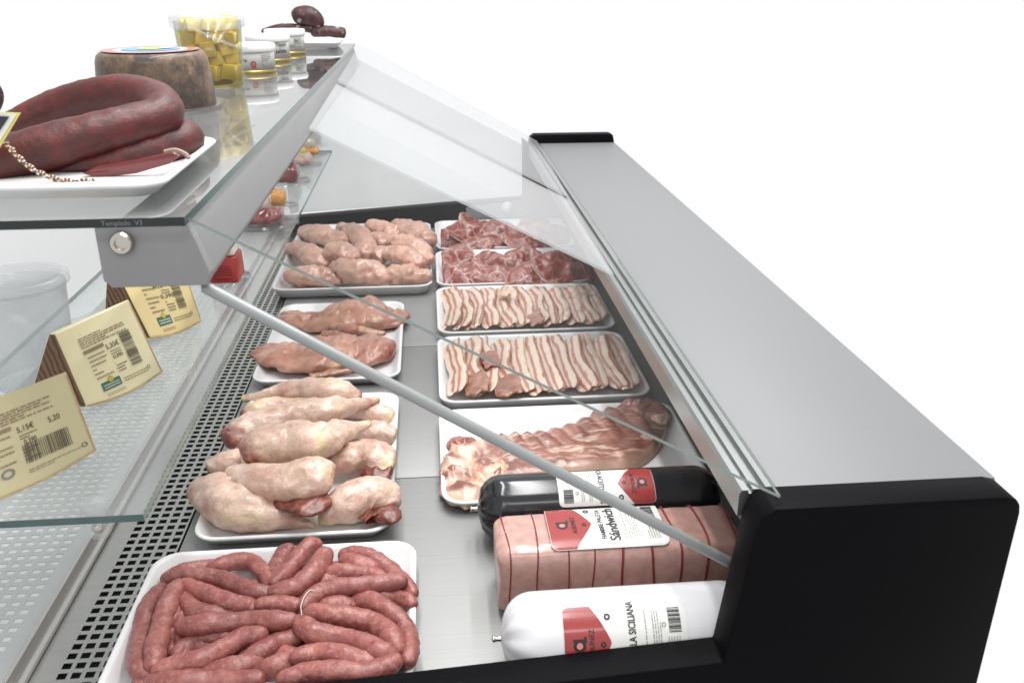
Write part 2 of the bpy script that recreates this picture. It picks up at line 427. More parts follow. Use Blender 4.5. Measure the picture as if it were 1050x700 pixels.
# beam with end plate
V, F = prismY([(-.285, ZT - .010), (-.222, ZT - .010), (-.216, ZT - .03), (-.207, .490), (-.212, .481), (-.285, .481)], .83, 2.93)
bm_ = mk('canopy_beam', V, F, M['beam'], ctr, bevel=.002)
V, F = prismY([(-.303, ZT - .009), (-.222, ZT - .009), (-.215, ZT - .03), (-.2065, .494), (-.2105, .482), (-.296, .482), (-.303, .489)], .815, .8295)
pl_ = mk('end_plate', V, F, M['beam'], bm_, bevel=.001)
c = at(126, 248, y=.815)
def bolt(cx, cy, cz, r, parent):
    V, F = [], []
    prof = [(r, 0), (r, .006), (r * .85, .008), (r * .55, .008), (r * .5, .005), (r * .01, .005)]
    n = 20
    for rr, d in prof:
        for i in range(n):
            a = 2 * PI * i / n; V.append((cx + rr * math.cos(a), cy - d, cz + rr * math.sin(a)))
    for k in range(len(prof) - 1):
        for i in range(n): F.append((k * n + i, k * n + (i + 1) % n, (k + 1) * n + (i + 1) % n, (k + 1) * n + i))
    return mk('bolt', V, F, M['bolt'], parent, smooth='auto')
bolt(c.x, .815, c.z, .0105, bm_)
# support rod
a, b = at(206, 292, y=.835), at(750, 577, y=.800)
V, F, A = tube([a, a.lerp(b, .5), b], .0060, 1, 20, 90, cap=.3)
mk('support_rod', V, F, M['rod'], ctr)
a2, b2 = Vector((a.x, 2.76, a.z)), Vector((b.x, 2.765, b.z))
# front panes
T, B = Vector((-.2195, 0, ZT - .004)), Vector((.333, 0, ZW + .009))
D = (B - T).normalized(); Nn = Vector((-D.z, 0, D.x)) * -1
if Nn.z < 0: Nn = -Nn
def pane(t0, b0, t1, b1, mat, e1='edgel'):          # the foot of each sheet sits a little nearer than its head
    th = Nn * .0028
    V = []
    for k in (0, 1):
        for yt, yb in ((t0, b0), (t1, b1)):
            V.append(Vector((T.x, yt, T.z)) + th * k); V.append(Vector((B.x, yb, B.z)) + th * k)
    F = [(0, 2, 3, 1), (4, 5, 7, 6), (0, 1, 5, 4), (2, 6, 7, 3), (0, 4, 6, 2), (1, 3, 7, 5)]
    return mk('front_pane', V, F, [M[mat], M[e1]], ctr, fm=[0, 0, 1, 0, 0, 1], smooth=False)
pane(.8026, .734, 1.686, 1.536, 'frontglass', 'edgeg')
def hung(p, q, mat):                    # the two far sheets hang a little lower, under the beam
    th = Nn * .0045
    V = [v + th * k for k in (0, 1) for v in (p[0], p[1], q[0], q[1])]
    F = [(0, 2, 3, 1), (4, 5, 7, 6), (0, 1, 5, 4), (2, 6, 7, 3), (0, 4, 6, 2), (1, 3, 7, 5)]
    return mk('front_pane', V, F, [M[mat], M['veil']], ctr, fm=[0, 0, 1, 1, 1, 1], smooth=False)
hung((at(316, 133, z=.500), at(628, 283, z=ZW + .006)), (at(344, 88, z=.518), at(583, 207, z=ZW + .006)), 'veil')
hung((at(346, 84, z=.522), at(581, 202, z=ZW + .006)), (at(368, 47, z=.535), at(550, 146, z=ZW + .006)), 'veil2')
# grey plate closing the far right corner
q = [at(a_, b_, y=YI1 - .004) for a_, b_ in ((535, 141), (547, 150), (600, 250), (478, 250), (478, 213), (535, 205))]
V, F = prismY([(v.x, v.z) for v in q], YI1 - .005, YI1 - .001)
mk('end_plate', V, F, M['beam'], ctr, smooth=False)
# far end glass
V, F = prismY([(-.285, .48), (-.235, .535), (.285, ZW), (.285, .10), (-.44, .06), (-.44, .30)], YI1 - .012, YI1 - .006)
ep = mk('end_pane', V, F, M['endglass'], ctr, smooth=False)
c = at(520, 212, y=YI1 - .013)
V, F, A = tube([(c.x, YI1 - .024, c.z), (c.x, YI1 - .018, c.z), (c.x, YI1 - .0125, c.z)], .0165, 1, 24, 6, cap=.02)
mk('suction_disc', V, F, M['grillew'], ep)
V, F, A = tube([(c.x, YI1 - .030, c.z), (c.x, YI1 - .024, c.z)], .006, 1, 16, 4, cap=.05)
mk('suction_disc', V, F, M['wback'], ep)
# shelf clip
c = at(113, 535, y=.83); 
V, F, A = tube([(c.x, .800, .271), (c.x, .800, .25), (c.x, .800, .222)], .0135, .8, 20, 14, cap=1.)
cl = mk('shelf_clip', V, F, M['plastictrans'], ctr)
V, F, A = tube([(c.x + .001, .792, .236), (c.x + .001, .803, .236)], .006, 1, 14, 4, cap=.05)
mk('clip_screw', V, F, M['bolt'], cl)

# ------------------------------------------------------------------ printing
_font = {}
def text2d(s, size, bold=0.):
    key = (s, size, bold)
    if key in _font: return _font[key]
    cu = bpy.data.curves.new('t', 'FONT'); cu.body = s; cu.size = size; cu.align_x = 'CENTER'; cu.align_y = 'CENTER'
    cu.offset = bold * size; cu.resolution_u = 3; cu.fill_mode = 'FRONT'
    o = bpy.data.objects.new('t', cu); COL.objects.link(o)
    dg = bpy.context.evaluated_depsgraph_get(); ev = o.evaluated_get(dg); me = ev.to_mesh()
    V = [(v.co.x, v.co.y) for v in me.vertices]; F = [tuple(p.vertices) for p in me.polygons]
    ev.to_mesh_clear(); bpy.data.objects.remove(o); bpy.data.curves.remove(cu)
    _font[key] = (V, F); return V, F
class Print:
    def __init__(s): s.V, s.F, s.K, s.mats = [], [], [], []
    def mi(s, m):
        if m not in s.mats: s.mats.append(m)
        return s.mats.index(m)
    def add(s, V, F, m, h):
        k = len(s.V); s.V += [(x, y, h) for x, y in V]; s.F += [tuple(i + k for i in f) for f in F]; s.K += [s.mi(m)] * len(F)
    def text(s, t, x, y, size, m, rot=0., h=.0009, bold=.0, sx=1.):
        V, F = text2d(t, 1., bold); c, q = math.cos(rot), math.sin(rot)
        s.add([(x + size * (sx * a * c - b * q), y + size * (sx * a * q + b * c)) for a, b in V], F, m, h)
    def rect(s, x0, y0, x1, y1, m, h=.0009, nx=1, ny=1):
        V = [(x0 + (x1 - x0) * i / nx, y0 + (y1 - y0) * j / ny) for j in range(ny + 1) for i in range(nx + 1)]
        F = [(j * (nx + 1) + i, j * (nx + 1) + i + 1, (j + 1) * (nx + 1) + i + 1, (j + 1) * (nx + 1) + i) for j in range(ny) for i in range(nx)]
        s.add(V, F, m, h)
    def band(s, f0, f1, y0, y1, m, h, ny=24, nx=4):      # region between f0(t) and f1(t)
        V, F = [], []
        for j in range(ny + 1):
            t = j / ny; a, b = f0(t), f1(t)
            for i in range(nx + 1): V.append((a + (b - a) * i / nx, y0 + (y1 - y0) * t))
        F = [(j * (nx + 1) + i, j * (nx + 1) + i + 1, (j + 1) * (nx + 1) + i + 1, (j + 1) * (nx + 1) + i) for j in range(ny) for i in range(nx)]
        s.add(V, F, m, h)
    def disc(s, x, y, r, m, h, r0=0., n=20, sx=1.):
        V, F = [], []
        for i in range(n):
            a = 2 * PI * i / n; V += [(x + sx * r * math.cos(a), y + r * math.sin(a)), (x + sx * r0 * math.cos(a), y + r0 * math.sin(a))]
        F = [(2 * i, 2 * ((i + 1) % n), 2 * ((i + 1) % n) + 1, 2 * i + 1) for i in range(n)] if r0 else [tuple(range(0, 2 * n, 2))]
        s.add(V, F, m, h)
    def lines(s, x0, x1, y0, y1, n, m, vert=False, fill=.35, h=.0009):      # small illegible print: broken hairlines
        for k in range(n):
            w = (y1 - y0) / n; p = y0 + w * k; a = x0
            while a < x1:
                L = random.uniform(.03, .12) * (x1 - x0); b = min(a + L, x1)
                if vert: s.rect(p, a, p + w * fill, b, m, h)
                else: s.rect(a, p, b, p + w * fill, m, h)
                a = b + .018 * (x1 - x0)
                if random.random() < .04: break
    def barcode(s, x0, x1, y0, y1, m, n=22, vert=False):
        p = 0
        for k in range(n):
            w = random.choice((.35, .6, .8)) / n
            a, b = p, p + w; p += 1 / n
            if vert: s.rect(x0, y0 + (y1 - y0) * a, x1, y0 + (y1 - y0) * b, m)
            else: s.rect(x0 + (x1 - x0) * a, y0, x0 + (x1 - x0) * b, y1, m)
    def build(s, name, fn, parent):
        if not s.V: return
        V = [fn(x, y, h) for x, y, h in s.V]
        return mk(name, V, s.F, s.mats, parent, fm=s.K, smooth=True)

p = Print(); p.text('Templado  V3', .5, .5, 1., M['grey_ink'], 0, 0.)
c = at(124, 223, y=.7915)
p.build('edge_print', lambda x, y, h: Vector((c.x + (x - .5) * .0062, .7914, ZT - .0042 + (y - .5) * .0062)), tg)

# ------------------------------------------------------------------ trays
def tray(x0, x1, y0, y1, z, h, label, rc=.035, name='tray', group='white plastic meat trays'):
    rings = [(.020, .0), (.014, .002), (.006, h * .6), (.001, h - .004), (.0, h - .001), (.002, h + .0005), (.006, h), (.009, h - .003), (.016, .010), (.021, .0065), (.03, .0055), (.06, .005)]
    V, F = [], []; ns = 7
    for ins, zz in rings:
        r = max(rc - ins * .8, .008); X0, X1, Y0, Y1 = x0 + ins, x1 - ins, y0 + ins, y1 - ins
        for cx, cy, a0 in ((X1 - r, Y1 - r, 0), (X0 + r, Y1 - r, PI / 2), (X0 + r, Y0 + r, PI), (X1 - r, Y0 + r, 1.5 * PI)):
            for k in range(ns):
                a = a0 + PI / 2 * k / (ns - 1); V.append((cx + r * math.cos(a), cy + r * math.sin(a), z + zz))
    n = 4 * ns
    for k in range(len(rings) - 1):
        for i in range(n): j = (i + 1) % n; F.append((k * n + i, k * n + j, (k + 1) * n + j, (k + 1) * n + i))
    F.append(tuple(range(n - 1, -1, -1))); F.append(tuple(range((len(rings) - 1) * n, len(rings) * n)))
    o = mk(name, V, F, M['tray'], smooth=True)
    return tag(o, label, 'tray', group)
tray(-.386, -.036, .775, 1.052, .001, .026, 'white tray under the fresh sausages at the near end')
tray(-.352, -.072, 1.085, 1.545, .001, .020, 'white tray under the pile of chicken legs')
tray(-.362, -.072, 1.612, 2.056, .001, .020, 'white tray holding two brownish thigh pieces')
tray(-.405, -.004, 2.140, 2.765, .001, .028, 'largest white tray, full of chicken breasts')
tray(.008, .415, 2.470, 2.785, .001, .026, 'white tray of pork steaks against the far black panel')
tray(.006, .405, 2.148, 2.452, .001, .026, 'white tray of red pork steaks behind the farther belly slices')
tray(.004, .404, 1.820, 2.132, .001, .026, 'white tray of the more wavy belly slices, next to the steaks')
tray(.002, .402, 1.476, 1.800, .001, .026, 'white tray of belly slices right behind the rib rack')
tray(.000, .424, 1.146, 1.460, .001, .020, 'white tray under the pork rib rack')

# ------------------------------------------------------------------ sausages
def P1(c, z): return at(120 + c[0] / 4.667, 550 + c[1] / 4.667, z=z)
def P2(c, z): return at(270 + c[0] / 4.667, 550 + c[1] / 4.667, z=z)
SG = [
 (P1, [(225, 208), (320, 168), (440, 150), (520, 140)], 0, 'sausage along the left half of the tray back rim'),
 (P1, [(440, 155), (560, 120), (650, 128), (710, 190), (738, 240)], .5, 'bent sausage arching over at the middle of the back rim'),
 (P1, [(330, 178), (450, 195), (560, 228), (650, 262), (745, 275)], 1., 'sausage in front of the back-rim pair, sloping down to the centre knot'),
 (P1, [(315, 222), (410, 265), (500, 303), (600, 328), (665, 335)], 1., 'sausage sloping from the left bend to the centre, behind the straightest one'),
 (P1, [(322, 265), (350, 340), (430, 370), (530, 372), (650, 360)], .5, 'hooked sausage just behind the long straight one at left'),
 (P1, [(295, 432), (400, 422), (520, 412), (650, 405), (760, 402), (850, 400)], 1.4, 'long straight sausage lying across the left half of the pile'),
 (P1, [(220, 240), (152, 330), (122, 450), (102, 570), (112, 640), (165, 662)], .3, 'outermost sausage curving along the left tray rim'),
 (P1, [(300, 222), (245, 320), (212, 430), (185, 540), (172, 628)], .9, 'sausage lying beside the left-rim one, pointing towards the viewer'),
 (P1, [(325, 440), (285, 505), (255, 565)], 0, 'short sausage half buried in the gap at left'),
 (P1, [(275, 570), (370, 505), (460, 478), (540, 485)], .4, 'half hidden sausage above the front left diagonal one'),
 (P1, [(180, 645), (285, 618), (400, 588), (520, 530), (600, 485), (705, 462)], 1.2, 'long diagonal sausage rising from the front left corner'),
 (P1, [(380, 658), (480, 642), (600, 617), (690, 600)], .6, 'sausage in front of the left diagonal one'),
 (P1, [(150, 690), (300, 696), (450, 692), (600, 690), (690, 682)], .8, 'frontmost sausage cut by the lower frame edge at left'),
 (P2, [(-90, 600), (0, 545), (90, 505), (185, 472)], .6, 'dark wrinkled sausage in the middle hollow'),
 (P2, [(40, 215), (65, 150), (105, 82), (130, 72)], .5, 'short upright sausage left of the raised pair at the back'),
 (P2, [(45, 225), (120, 162), (180, 85), (232, 40), (262, 50)], 1.1, 'sausage standing highest above the back rim'),
 (P2, [(30, 268), (150, 243), (230, 185), (280, 112), (300, 72)], 1.3, 'upcurved sausage right beside the highest one'),
 (P2, [(375, 95), (440, 85), (520, 108), (620, 180), (722, 275)], .5, 'sausage sloping along the back right rim'),
 (P2, [(385, 112), (450, 132), (540, 158)], .9, 'short sausage tucked inside the back right bend'),
 (P2, [(300, 172), (400, 172), (500, 182), (570, 195)], 1., 'level sausage behind the long right hand one'),
 (P2, [(265, 220), (340, 212), (410, 216)], .5, 'barely visible sausage end under the level right one'),
 (P2, [(190, 340), (250, 282), (340, 245), (450, 235), (560, 225), (675, 212)], 1.5, 'long sausage with a thread loop crossing the right half'),
 (P2, [(540, 290), (640, 290), (715, 325)], .4, 'sausage end poking out at the right rim'),
 (P2, [(435, 308), (520, 310), (620, 370), (680, 440), (700, 530), (690, 605)], .9, 'sausage bending down along the right rim'),
 (P2, [(190, 368), (300, 370), (430, 388), (540, 422), (615, 490), (645, 560)], 1.3, 'curved sausage from the right knot to the right front corner'),
 (P2, [(165, 395), (235, 458), (340, 482), (460, 507), (560, 550), (630, 562)], 1.6, 'plump sausage just in front of the right curved one'),
 (P2, [(270, 338), (360, 335), (440, 330)], .6, 'pale short sausage showing between the two long right ones'),
 (P2, [(-25, 325), (80, 325), (175, 332)], 1., 'sausage running level into the centre right knot'),
 (P2, [(145, 578), (250, 560), (350, 560), (450, 590), (550, 602)], 1.5, 'smooth sausage third from the front at right'),
 (P2, [(80, 690), (200, 652), (350, 642), (480, 655), (580, 622), (648, 585)], 1.6, 'long front sausage ending at the right front corner'),
 (P2, [(-30, 650), (60, 622), (140, 588)], .7, 'sausage piece joining the front two at the middle'),
 (P2, [(270, 700), (380, 695), (460, 705)], .7, 'frontmost sausage cut by the lower frame edge at right'),
]
for i, (fn, path, lay, lab) in enumerate(SG):
    z = .019 + .0145 * lay
    pts_ = [fn(p, z + .003 * math.sin(2.1 * k + i)) for k, p in enumerate(path)]
    e0, e1 = (pts_[0] - pts_[1]).normalized(), (pts_[-1] - pts_[-2]).normalized()
    pts_[0] = pts_[0] + e0 * .005; pts_[-1] = pts_[-1] + e1 * .005
    r = .0131 * random.uniform(.92, 1.06)
    n_ = len(path)
    rad = [r * .8] + [r * random.uniform(.94, 1.05) for _ in range(n_ - 2)] + [r * .8]
    V, F, A = tube(pts_, rad, .96, 24, 70, .0014, 90, i, 1.7)
    o = mk('sausage', V, F, M['sausage'], attrs=A); tag(o, 'raw pink ' + lab, 'sausage', 'fresh sausages on the near tray')
    if 'thread loop' in lab:
        q = [P2(c_, z + .02) for c_ in [(185, 375), (180, 330), (200, 280), (225, 255), (245, 258)]]
        V, F, A = tube(q, .0005, 1, 6, 24)
        mk('string', V, F, M['paper'], o)

rs = random.Random(5)
for i in range(34):                       # the bottom of the pile, seen only through the gaps
    x, y, a = rs.uniform(-.335, -.085), rs.uniform(.83, 1.0), rs.uniform(-.5, .5) + (PI / 2 if i % 4 == 0 else 0)
    L = rs.uniform(.05, .07); dx, dy = L * math.cos(a), L * math.sin(a); bn = rs.uniform(-.012, .012)
    cl_ = lambda p_: (min(max(p_[0], -.352), -.07), min(max(p_[1], .815), 1.022), p_[2])
    V, F, A = tube([cl_(p_) for p_ in ((x - dx, y - dy, .018), (x - dx * .3 - bn * math.sin(a), y - dy * .3 + bn, .020), (x + dx * .3 - bn * math.sin(a), y + dy * .3 + bn, .020), (x + dx, y + dy, .018))], [.009, .0115, .0115, .009], .96, 20, 40, .0015, 90, i + 50, 2.)
    tag(mk('sausage', V, F, M['sausage'], attrs=A), 'raw pink sausage at the bottom of the pile, mostly hidden by others', 'sausage', 'sausages at the bottom of the pile')

# ------------------------------------------------------------------ bodies given by crop coordinates
def lump(name, spec, x0, y0, s, zbase, lift, mat, label, cat, group, flat=.8, amp=.004, nscale=30, seed=0, cap=1.1, parent=None, n=26, seg=44, wid=1., wr=0.):
    pts_, rad = [], []
    for cx, cy, hw in spec:
        px, py = x0 + cx / s, y0 + cy / s
        r = hw / s * mpp(px, py, zbase + .02) * wid
        if name == 'raw_chicken': r *= 1.06 if hw > 45 else (.8 if hw < 32 else .95)
        z = zbase + lift + r * flat * .85
        pts_.append(at(px, py, z=z)); rad.append(r)
    # lengthen the ends a little so the caps reach the drawn ends
    V, F, A = tube(pts_, rad, flat, n, seg, amp, nscale, seed, cap)
    zmin = zbase
    if wr:                               # loose skin: shallow ridged folds
        off = Vector((seed * 2.3, seed * .7, seed))
        for i, v in enumerate(V):
            q = (v + off) * 46
            q = Vector((q.x * .55 + q.y * .3, q.y, q.z))
            V[i] = v + Vector((0, -.35, .94)) * (wr * (1 - 2.2 * abs(noise.noise(q))) + wr * .5 * noise.noise(q * 2.7))
    V = [Vector((v.x, v.y, max(v.z, zmin + .0006))) for v in V]
    o = mk(name, V, F, mat, parent, attrs=A)
    if parent is None: tag(o, label, cat, group)
    return o
LEGS = [
 ([(262, 112, 20), (320, 106, 24), (400, 92, 36), (500, 78, 48), (600, 85, 54), (700, 95, 42), (740, 102, 26)], .010, 'chicken leg with a yellow bone end, farthest back on the pile'),
 ([(870, 195, 28), (800, 170, 45), (650, 150, 40), (470, 140, 42), (350, 155, 46), (262, 190, 34)], .0, 'chicken leg mostly hidden behind the second row, red end at left'),
 ([(815, 118, 16), (770, 125, 24), (700, 142, 36), (610, 160, 52), (500, 172, 58), (380, 205, 60), (270, 245, 56), (192, 285, 44)], .030, 'chicken leg reaching right with its bone end over the far rim'),
 ([(880, 268, 34), (820, 252, 46), (740, 240, 42), (640, 250, 34)], .006, 'chicken leg stub with a dark red end at the right rim'),
 ([(778, 208, 18), (730, 226, 29), (650, 250, 47), (560, 285, 72), (450, 285, 76), (350, 305, 74), (265, 348, 46)], .050, 'topmost plump chicken leg in the middle of the pile'),
 ([(590, 380, 40), (680, 355, 58), (770, 340, 64), (830, 375, 60), (866, 400, 40)], .012, 'chicken thigh end at right with the cut turned outward'),
 ([(270, 355, 48), (190, 370, 46), (125, 395, 34)], .018, 'small chicken leg end peeking out at the left middle'),
 ([(215, 405, 40), (330, 440, 62), (450, 450, 72), (560, 430, 80), (625, 445, 52)], .038, 'chicken thigh lying across the front centre, hollow cut facing us'),
 ([(556, 622, 14), (520, 608, 26), (450, 588, 46), (370, 572, 68), (250, 545, 90), (150, 490, 80), (75, 472, 40)], .004, 'big chicken leg at the near left corner with goose-bump skin'),
 ([(570, 605, 30), (660, 545, 74), (760, 500, 80), (830, 520, 70), (858, 565, 40)], .004, 'chicken thigh at the near right corner of its tray'),
]
LEGO = []
for i, (sp, lift, lab) in enumerate(LEGS):
    o = lump('raw_chicken', sp, 180, 380, 3.8875, .006, lift, M['leg'], 'raw ' + lab, 'chicken leg', 'raw chicken legs on the tray', .88, .0046, 30, 10 + i, .6, n=48, seg=100, wid=1.05, wr=.0022)
    LEGO.append(o)
def flap(spec, lift, par, i, wid=1):
    return lump('cut_face', spec, 180, 380, 3.8875, .006, lift, M['cutdark'], None, None, None, .30, .006, 50, 40 + i, .6, parent=par, n=22, seg=36, wid=1.9 * wid)
flap([(400, 512, 18), (470, 520, 34), (540, 532, 42), (590, 560, 26)], .040, LEGO[7], 0)
flap([(720, 582, 14), (775, 566, 30), (825, 580, 40), (815, 605, 24)], .018, LEGO[9], 1)
flap([(730, 404, 16), (800, 398, 34), (866, 404, 32)], .026, LEGO[5], 2)

BR = [
 ([(185, 140, 45), (300, 158, 62), (400, 195, 58), (440, 235, 38)], .006, 'at the back left corner'),
 ([(430, 115, 35), (520, 155, 60), (585, 220, 52), (610, 270, 30)], .012, 'second from the left along the back'),
 ([(600, 105, 36), (690, 120, 50), (760, 150, 47), (805, 175, 30)], .018, 'with a rounded tip, third along the back'),
 ([(765, 92, 36), (870, 135, 62), (950, 180, 64), (990, 225, 38)], .018, 'large and smooth in the back right corner'),
 ([(105, 240, 36), (180, 260, 58), (270, 308, 58), (350, 362, 30)], .016, 'hanging over the left rim'),
 ([(310, 285, 48), (400, 268, 66), (480, 288, 58), (545, 320, 30)], .034, 'raised with a blunt nose left of the middle'),
 ([(545, 300, 42), (585, 258, 54), (600, 225, 40)], .022, 'folded with a small knob in the exact middle'),
 ([(625, 180, 32), (690, 200, 48), (735, 225, 35)], .018, 'small and pale behind the middle'),
 ([(640, 310, 42), (690, 290, 50), (735, 262, 40)], .022, 'narrow, squeezed right of the middle'),
 ([(750, 200, 42), (850, 230, 68), (930, 270, 64), (985, 340, 36)], .030, 'broad, draped over the right side'),
 ([(700, 285, 36), (790, 282, 52), (880, 318, 58), (970, 352, 40)], .036, 'pale with a wrinkled tip above the front right'),
 ([(85, 420, 50), (200, 420, 70), (320, 430, 66), (445, 455, 36)], .006, 'at the front left, crossed by the glass edge'),
 ([(390, 362, 46), (500, 388, 80), (620, 400, 76), (745, 455, 36)], .014, 'at the front centre, the largest'),
 ([(710, 425, 56), (820, 408, 76), (920, 420, 66), (1000, 425, 36)], .010, 'at the front right corner'),
]
for i, (sp, lift, lab) in enumerate(BR):
    lump('chicken_breast', sp, 280, 215, 6.176, .007, lift, M['breast'], 'skinless raw chicken breast ' + lab, 'chicken breast', 'chicken breasts on the large tray', .74, .0095, 30, 60 + i, .8, n=40, seg=70, wid=1.24, wr=.0018)
t1 = lump('boned_poultry', [(235, 165, 44), (310, 205, 58), (450, 212, 80), (600, 185, 112), (750, 170, 118), (880, 185, 84), (985, 165, 34)], 255, 295, 6.176, .006, .0, M['thigh'],
          'brownish boned thigh at the back of its tray, skin edge raised at right', 'poultry thigh', 'boned thighs on the tray', .36, .012, 30, 81, .6, n=44, seg=90, wid=1.75, wr=.003)
lump('skin_flap', [(530, 240, 32), (620, 255, 44), (740, 275, 38), (870, 290, 24)], 255, 295, 6.176, .006, .018, M['thigh'], None, None, None, .6, .005, 40, 82, 1., parent=t1)
t2 = lump('boned_poultry', [(90, 380, 60), (190, 425, 84), (330, 450, 104), (480, 425, 132), (650, 405, 116), (800, 405, 104), (915, 435, 60)], 255, 295, 6.176, .006, .004, M['thigh'],
          'brownish boned thigh at the front of its tray, behind the support rod', 'poultry thigh', 'boned thighs on the tray', .34, .013, 30, 83, .6, n=44, seg=90, wid=1.75, wr=.003)
lump('skin_flap', [(380, 560, 26), (480, 545, 34), (600, 525, 34), (700, 500, 26)], 255, 295, 6.176, .006, .018, M['thigh'], None, None, None, .5, .005, 40, 84, 1., parent=t2)
lump('skin_flap', [(460, 290, 30), (560, 300, 40), (680, 330, 36)], 255, 295, 6.176, .006, .032, M['thigh'], None, None, None, .5, .005, 40, 85, 1., parent=t2)

# ------------------------------------------------------------------ steaks
def steak(px, py, z, rx, ry, rot, tx, ty, label, group, seed, fold=0., th=.007):
    c = at(px, py, z=z); V, F = [], []
    n, rg = 34, 9
    for s_ in (1, -1):
        for k in range(rg + 1):
            q = k / rg
            for i in range(n):
                a = 2 * PI * i / n
                w = 1 + (.22 if rx > .03 else .05) * noise.noise(Vector((math.cos(a) * 1.2 + seed * 5.1, math.sin(a) * 1.2, seed))) + .08 * noise.noise(Vector((math.cos(a) * 4, math.sin(a) * 4, seed * 2.)))
                x, y = rx * w * q * math.cos(a), ry * w * q * math.sin(a)
                e = math.sqrt(max(1 - q ** 6, 0))
                zz = s_ * th * e + .010 * noise.noise(Vector((x * 22 + seed * 3, y * 22, seed))) + .004 * noise.noise(Vector((x * 70, y * 70, seed * 1.7)))
                zz += fold * (x / rx) ** 2
                V.append(Vector((x, y, zz)))
    RIM = [k / rg for _s in (1, -1) for k in range(rg + 1) for i in range(n)]
    m = (rg + 1) * n
    for b_ in (0, m):
        for k in range(rg):
            for i in range(n): j = (i + 1) % n; F.append((b_ + k * n + i, b_ + k * n + j, b_ + (k + 1) * n + j, b_ + (k + 1) * n + i))
    for i in range(n): j = (i + 1) % n; F.append((rg * n + i, rg * n + j, m + rg * n + j, m + rg * n + i))
    Mx = Matrix.Translation(c) @ Matrix.Rotation(tx, 4, 'X') @ Matrix.Rotation(ty, 4, 'Y') @ Matrix.Rotation(rot, 4, 'Z')
    V = [Mx @ v for v in V]; V = [Vector((max(v.x, .024 + .004 * noise.noise(v * 40)), v.y, max(v.z, .0075))) for v in V]
    o = mk('pork_steak', V, F, M['marbled'], attrs={'rim': RIM}); return tag(o, label, 'pork steak', group)
K1 = [(640, 140, .034, .062, .05, .3, .25, .1, 'pale under the haze-painted pane, at the back'), (300, 150, .030, .06, .05, 0, .2, 0, 'lying flat behind the raised one'),
      (740, 190, .030, .06, .055, .6, .35, .15, 'at the right end under the haze-painted pane'),
      (120, 215, .040, .062, .055, .4, .55, -.1, 'at the left front with a wide pale rim'), (390, 205, .042, .06, .05, 1., .5, .1, 'upright in the front middle with round eye'),
      (560, 210, .040, .062, .055, .2, .45, .0, 'darkest, at the front right of the middle'), (660, 225, .034, .045, .045, .2, .4, .1, 'small, at the right of the dark one'),
      (235, 170, .058, .068, .045, .2, .45, .35, 'folded over the top left'), (230, 105, .066, .035, .03, .2, .3, .6, 'peaked, the highest point of its tray'), (430, 145, .054, .056, .035, -.3, .35, .1, 'ridge-like behind the front row'),
      (260, 250, .030, .06, .035, .1, .5, 0, 'low along the front rim')]
for i, (cx, cy, z, rx, ry, ro, tx, ty, lab) in enumerate(K1):
    steak(440 + cx / 5.833, 210 + cy / 5.833, z, rx, ry, ro, tx + .15, ty, 'raw pork steak in the farthest tray, ' + lab, 'pork steaks in the farthest tray', 1.7 + i * 2.3, .008)
K2 = [(560, 320, .034, .06, .045, .2, .3, .05, 'pale pink behind the middle'), (830, 345, .034, .065, .05, -.2, .3, .1, 'dark, at the back right'),
      (140, 340, .036, .068, .048, .2, .35, -.05, 'broad and flat at the left'), (350, 335, .046, .05, .035, .4, .4, .1, 'curled between the broad left one and the middle'),
      (420, 385, .034, .055, .04, .3, .45, .0, 'with a soft grey face in the middle'), (900, 420, .030, .05, .042, .5, .4, .2, 'wedge-shaped at the right rim'),
      (270, 390, .036, .04, .032, .8, .4, .0, 'small, dark, in front of the curled one'), (150, 440, .028, .072, .038, .1, .5, 0, 'long and low at the front left'),
      (390, 445, .028, .065, .038, -.1, .5, 0, 'low at the front centre with pale threads'), (590, 430, .034, .062, .045, .3, .45, 0, 'brownish, right of the front centre'),
      (740, 375, .052, .064, .055, .2, .45, .05, 'raised with a strong white net of fat'), (740, 450, .026, .06, .03, .1, .4, 0, 'low at the front right')]
for i, (cx, cy, z, rx, ry, ro, tx, ty, lab) in enumerate(K2):
    steak(440 + cx / 5.833, 210 + cy / 5.833, z + .002, rx * .88, ry * .95, ro, tx + .25, ty, 'raw pork steak in the second tray, ' + lab, 'pork steaks in the second tray', 31.3 + i * 1.9, .006)

